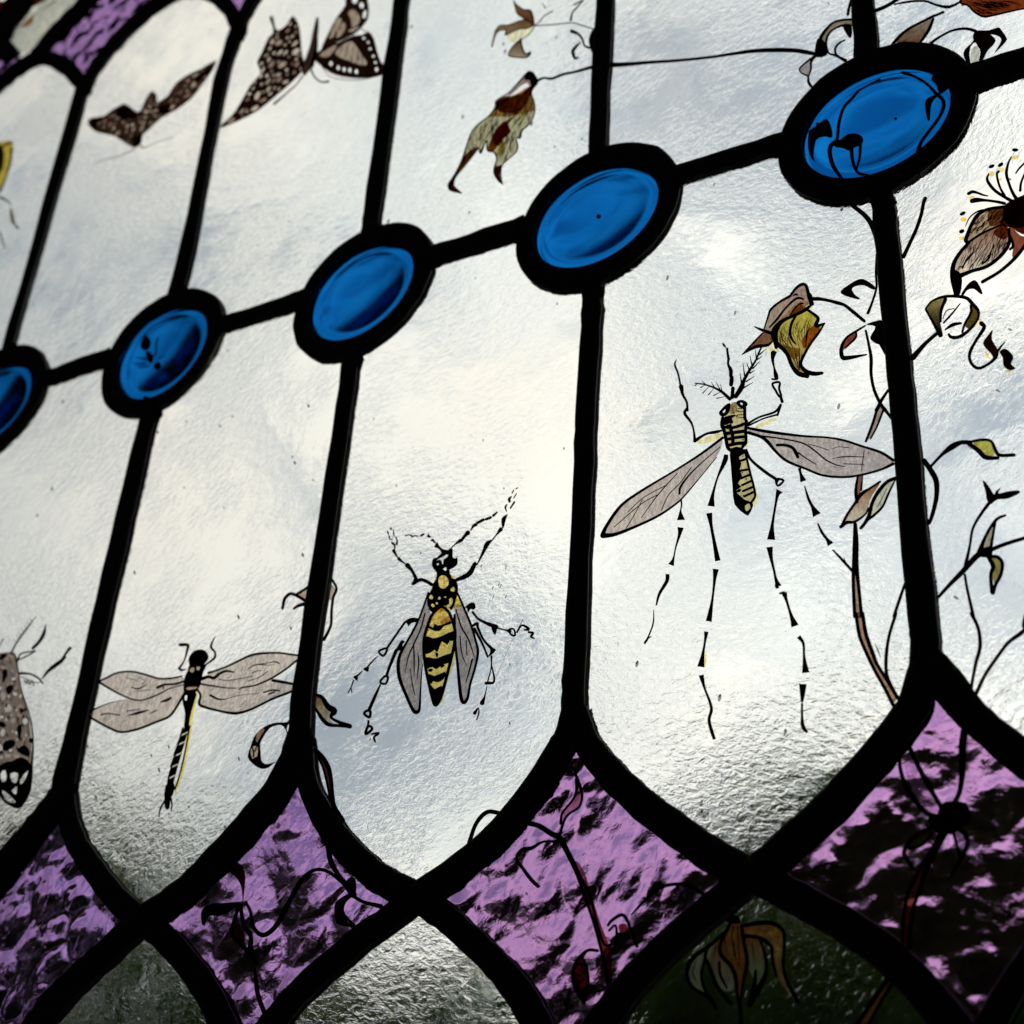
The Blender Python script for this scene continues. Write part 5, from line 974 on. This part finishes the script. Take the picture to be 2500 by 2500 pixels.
p.done('painted_leaf', L1, 'curled dark leaf beside the lead')
p = Paint(T(500, 1300, 500))
p.f("850,590 970,515 960,645", (0.55, 0.48, 0.38)).s("733,715 752,630 800,580 860,592 965,655", [7, 8, 8, 8, 8], (0.05, 0.012, 0.01, .9)).s("855,590 920,552 985,505", [6, 6, 7]).s("840,718 885,690 950,672", [6, 8, 10])
p.done('painted_leaf', L1, 'thorny leaf beside the lead')

# --- mottled moth at the left edge
p = Paint(T(0, 1500, 500))
MB = "-90,370 0,365 110,350 150,400 170,520 200,700 240,830 290,1000 310,1200 300,1400 280,1640 205,1790 150,1810 60,1770 0,1700 -90,1640"
UP = "-90,370 0,365 110,350 150,400 170,520 200,700 235,830 280,1000 300,1200 295,1420 200,1345 120,1380 60,1390 0,1420 -90,1460"
p.wing(UP, 62, 92, 0.15, 6, (0.42, 0.35, 0.31, 0.12), [(0.72, 0.66, 0.61), (0.60, 0.53, 0.48), (0.55, 0.46, 0.42), (0.88, 0.86, 0.83)], 0.86)
p.speckle(UP, 46, 5, [(0.2, 0.13, 0.11, .4), (0.1, 0.06, 0.05, .65), (0.4, 0.3, 0.26)], 77, 1.3)
for q in ["160,1280 230,1230 280,1290 270,1340 200,1320", "160,1060 210,1040 190,1170 170,1160", "-20,1020 30,1010 60,1060 0,1060", "40,1200 130,1180 140,1240 60,1290 20,1270", "30,520 70,530 60,600 20,650", "0,380 70,370 40,420 0,430", "50,700 100,660 130,700 80,760", "180,880 230,900 200,940"]:
    p.f(q, (0.05, 0.025, 0.02, .8), sub=2)
p.hatch(UP, 60, 60, 1.6, (0.1, 0.06, 0.05, .5), 4, 1.8)
p.f("-60,1450 0,1420 60,1390 120,1380 200,1345 295,1420 285,1640 205,1790 150,1808 60,1740 -60,1660", (0.03, 0.015, 0.012, .9),
    ["5,1500 50,1470 60,1560 20,1580", "100,1500 170,1500 150,1590 110,1570", "190,1560 265,1470 240,1550 200,1600", "20,1660 70,1690 150,1770 100,1770 40,1720", "110,1660 160,1620 150,1700"], sub=2)
p.s("110,350 150,400 170,520 200,700 240,830 290,1000 312,1200 302,1400 282,1640 205,1792 150,1812 60,1770 0,1705 -60,1660", [4, 4, 3, 3, 4, 4, 5, 6, 9, 9, 7, 6, 6])
p.s("110,355 160,260 240,150 345,12", [5, 4, 4, 1], (0.1, 0.08, 0.06, .8))
for k in range(7): p.s(f"{150+k*24},{275-k*34} {128+k*26},{225-k*34}", [2, .8], (0.1, 0.08, 0.06, .7)).s(f"{150+k*24},{275-k*34} {190+k*24},{250-k*36}", [2, .8], (0.1, 0.08, 0.06, .7))
p.s("165,440 200,370 330,345", [5, 4, 4]).s("170,430 240,400 330,350", [3, 4, 3]).s("310,318 360,270 410,190 432,100", [8, 8, 9, 3]).s("190,555 280,560 360,600 405,652", [7, 5, 5, 4]).s("230,620 250,655 260,620 280,660 300,625 320,670", 3).s("200,590 250,610 330,640 390,640", [3, 3, 3, 2], (0.5, 0.45, 0.4, .2)).s("395,607 470,520 570,445 620,400", [3, 9, 10, 4]).s("570,445 620,370 660,318", [5, 6, 8]).s("0,290 30,230", 3)
p.done('painted_moth', L0, 'grey mottled moth with folded wings at the left edge')

# --- tendrils on the purple diamonds
DK = (0.03, 0.006, 0.008, .92)
p = Paint(T(500, 2000, 500))
p.s("1320,620 1220,532 1130,482 1040,478 950,532 870,645 800,770 740,892 660,1020 570,1090 500,1072 450,990 430,870 390,790", [9, 9, 9, 9, 10, 12, 12, 12, 12, 12, 11, 9, 8, 8], DK).s("1160,240 1190,400 1270,540 1340,625 1400,710", [12, 14, 12, 16, 18], DK).f("240,500 290,410 340,430 382,520 375,650 358,790 345,640 290,545", (0.10, 0.02, 0.012, .6)).f("340,780 200,788 60,800 -30,860 -30,980 0,1000 40,915 150,912 250,862 305,812", DK).s("325,800 290,920 252,1050 272,1112 340,1182 420,1262 492,1365", [9, 9, 9, 9, 9, 14, 8], DK).s("335,820 370,1000 432,1100 432,1230 490,1360", [10, 10, 11, 14, 8], DK).f("300,930 330,1000 380,1120 340,1170 262,1080", (0.30, 0.10, 0.09, .3))
p.f("1390,700 1260,782 1240,862 1262,970 1350,985 1310,880 1330,790", (0.06, 0.02, 0.03, .7)).s("1390,700 1260,782 1238,862 1262,972 1340,992 1440,1022", [9, 9, 9, 9, 9, 12], DK).s("1390,715 1312,800 1318,900 1420,1010", [6, 5, 5, 7], DK).s("1415,735 1500,782 1660,822", [9, 9, 12], DK).f("1350,560 1420,560 1425,700 1370,720 1330,640", DK).s("470,1420 500,1650 560,1820", [8, 12, 12], (0.05, 0.02, 0.04, .4))
p.done('painted_tendril', D2, 'wavy dark tendril with drooping leaves')
p = Paint(T(1000, 1700, 500))
p.f("1570,800 1625,930 1600,1040 1500,1110 1430,1200 1440,1100 1530,990 1572,900", (0.45, 0.18, 0.20), col2=(0.75, 0.6, 0.62)).s("1555,705 1600,830 1628,930 1600,1042 1500,1112 1450,1192 1420,1300", [6, 9, 7, 6, 6, 7, 8], DK).s("1575,780 1572,900 1530,990 1440,1102 1425,1200", [9, 7, 6, 6, 7], DK)
p.s("1110,1195 1220,1222 1330,1292 1420,1342 1500,1482 1560,1590", [13, 13, 14, 15, 12, 10], DK).s("1395,1370 1260,1372 1150,1432 1060,1450 1008,1530 1060,1612 1150,1732 1212,1790", [7, 6, 10, 11, 8, 9, 10, 10], DK).f("1040,1480 1065,1470 1070,1600 1020,1540", (0.72, 0.55, 0.58))
p.on(1000, 2000, 500).f("1560,400 1640,480 1720,720 1790,950 1880,1180 1910,1190 1900,1500 1870,1600 1800,1200 1730,950 1640,700", (0.42, 0.22, 0.24), col2=(0.35, 0.08, 0.05)).s("1420,200 1560,480 1650,720 1730,950 1800,1200 1860,1450 1890,1640", [9, 8, 8, 8, 8, 10, 14], DK).s("1540,380 1620,560 1700,720 1760,950 1830,1170 1892,1192", [8, 8, 8, 7, 7, 8], DK).f("1680,1240 1580,1330 1545,1450 1560,1570 1640,1725 1680,1560 1672,1420 1640,1330", (0.22, 0.05, 0.05, .35)).s("1772,1240 1680,1238 1582,1330 1540,1450 1560,1572 1642,1730", [8, 8, 8, 9, 12, 8], DK).s("1642,1330 1675,1420 1682,1560 1645,1730", [7, 8, 9, 9], DK)
p.on(1500, 2000, 500).s("160,902 280,772 400,672 480,627 600,612 700,622 780,665 830,700", [4, 7, 9, 9, 9, 9, 9, 11], DK).s("-60,1000 -20,950 70,902 120,952 152,1040 215,1200", [7, 8, 9, 9, 8, 8], DK).s("20,1082 100,1082 140,1110", [4, 6, 5], DK).s("-50,1050 10,1000 20,1120 -10,1250", [6, 6, 7, 6], DK).f("40,1000 110,990 140,1090 60,1075", (0.35, 0.12, 0.12, .2))
p.done('painted_stem', D3, 'dark stem with an S-shaped leaf')
p = Paint(T(2000, 1500, 500))
p.f("900,1300 1010,1560 1160,1830 1120,1900 1020,1860 880,1650 800,1400", (0.85, 0.78, 0.85))
p.s("755,1340 770,1480 830,1650 920,1780 1020,1880 1140,1915", [9, 10, 11, 12, 13, 12], DK).s("835,1220 920,1400 1000,1560 1080,1700 1170,1850", [12, 12, 13, 12, 12], DK).s("950,1460 1000,1570", 5, (0.5, 0.3, 0.3, .2)).s("1370,1100 1352,1250 1352,1450 1330,1650 1290,1750 1230,1850", [19, 20, 17, 13, 13, 14], DK).s("1372,1130 1358,1250 1355,1330", 4, (0.4, 0.22, 0.2, .3)).f("1150,1790 1280,1760 1400,1800 1410,1960 1130,1960", (0.06, 0.012, 0.012, .85))
p.on(2000, 2000, 500).f("1150,140 1060,310 960,460 880,600 830,720 800,900 790,1200 850,1200 860,1000 890,830 950,660 1000,500 1090,320 1190,150", (0.42, 0.24, 0.22), col2=(0.5, 0.24, 0.10)).s("1075,70 920,150 840,232 800,322 842,402 900,485", [11, 10, 10, 11, 12, 7], DK).s("1065,120 1010,212 930,262 845,272", [7, 7, 7, 7], DK).s("1150,120 1060,302 960,452 880,602 830,722 800,902 785,1190", [12, 12, 11, 10, 10, 9, 9], DK).s("1190,140 1085,320 1000,502 950,662 890,832 862,1002 845,1230", [12, 14, 12, 10, 10, 10, 10], DK).s("1285,50 1380,150 1398,240 1332,380 1230,555", [10, 12, 12, 10, 5], DK).s("1265,130 1300,250 1322,345", [8, 8, 8], DK).f("1040,-30 1400,-30 1380,60 1310,62 1285,140 1130,132 1075,85", (0.05, 0.012, 0.012, .88))
p.done('painted_stem', D4, 'forked stem tied at a dark knot')

# --- drooping flower in the bottom right pane
p = Paint(T(1500, 2000, 500))
p.f("1040,1060 860,1200 720,1330 690,1450 750,1570 860,1650 830,1500 860,1370 990,1130", (0.72, 0.78, 0.6)).f("1100,970 1190,980 1210,1150 1240,1300 1220,1500 1190,1720 1150,1500 1100,1380 1000,1280 1000,1150", (0.70, 0.36, 0.14)).f("880,1330 990,1130 1000,1280 1090,1380 1130,1600 1000,1600 930,1450", (0.66, 0.36, 0.14), col2=(0.7, 0.74, 0.6)).f("1220,1130 1380,1150 1420,1290 1430,1430 1350,1560 1270,1400", (0.72, 0.36, 0.12), col2=(0.55, 0.82, 0.66)).f("1210,1030 1500,1000 1590,1080 1580,1250 1600,1500 1700,1690 1560,1530 1490,1280 1460,1160 1370,1100 1220,1090", (0.78, 0.40, 0.14), col2=(0.75, 0.6, 0.42)).f("1450,1010 1540,1020 1590,1100 1585,1250 1520,1300 1480,1150", (0.75, 0.85, 0.72))
for q in ["1060,1010 1040,1150 1080,1300", "1120,1010 1110,1150 1150,1300", "1160,1010 1170,1180 1180,1380", "1130,1150 1130,1260 1180,1400", "760,1350 740,1450 790,1560", "960,1200 930,1300", "1300,1180 1320,1300"]: p.s(q, [2.5, 3, 1.5], (0.15, 0.05, 0.03, .7))
p.s("1055,1055 900,1190 740,1312 685,1450 730,1580 860,1662 920,1722 962,1792", [9, 10, 11, 10, 10, 9, 9, 7], DK).s("1015,1085 880,1222 850,1340 818,1480 860,1622 930,1715", [6, 7, 8, 7, 7, 7], DK).s("870,1330 920,1450 960,1560 1040,1672 1100,1738", [9, 10, 10, 11, 8], DK).s("1085,1000 1010,1150 1000,1270 1090,1372 1140,1482 1160,1650 1188,1800 1192,1960", [9, 9, 10, 11, 10, 8, 9, 11], DK).s("988,1350 1000,1470 1062,1592", [7, 7, 6], DK).s("1200,1020 1230,1200 1252,1350 1212,1550 1190,1730", [9, 9, 10, 8, 6], DK).s("1200,1010 1350,980 1500,985 1592,1060 1602,1200 1592,1400 1642,1560 1735,1725", [9, 10, 11, 9, 8, 8, 9, 9], DK).s("1205,1100 1370,1120 1480,1202 1492,1330 1530,1475", [9, 10, 9, 8, 6], DK).s("1375,1140 1420,1280 1432,1430 1382,1560 1278,1752", [7, 8, 9, 14, 13], DK).s("1332,1430 1322,1560 1270,1750", [6, 11, 10], DK).f("1060,965 1100,908 1170,920 1192,975 1100,988", DK)
p.on(2000, 2000, 500).f("640,1520 690,1545 560,1760 450,1950 360,1950 500,1720", (0.62, 0.34, 0.14)).s("650,1500 500,1720 350,1950", [11, 12, 11], DK).s("695,1540 560,1760 460,1950", [9, 9, 10], DK)
p.done('painted_flower', B3, 'drooping flower with green and orange petals')
p = Paint(T(0, 0, 500))
p.f("60,400 150,490 250,500 360,420 520,270 800,0 1050,-280 600,-280 420,0 330,90 140,280", (0.72, 0.73, 0.68), smooth=False)
p.f("40,300 100,200 200,120 330,60 430,0 520,-100 380,-100 300,0 140,100 40,240", (0.18, 0.07, 0.03, .3)).f("200,250 330,130 500,40 540,-20 440,60 300,140", (0.62, 0.60, 0.35)).f("190,260 260,190 320,150 300,220 220,260", (0.6, 0.3, 0.08))
p.done('painted_leaf', T2, 'brown leaf at the top left corner')
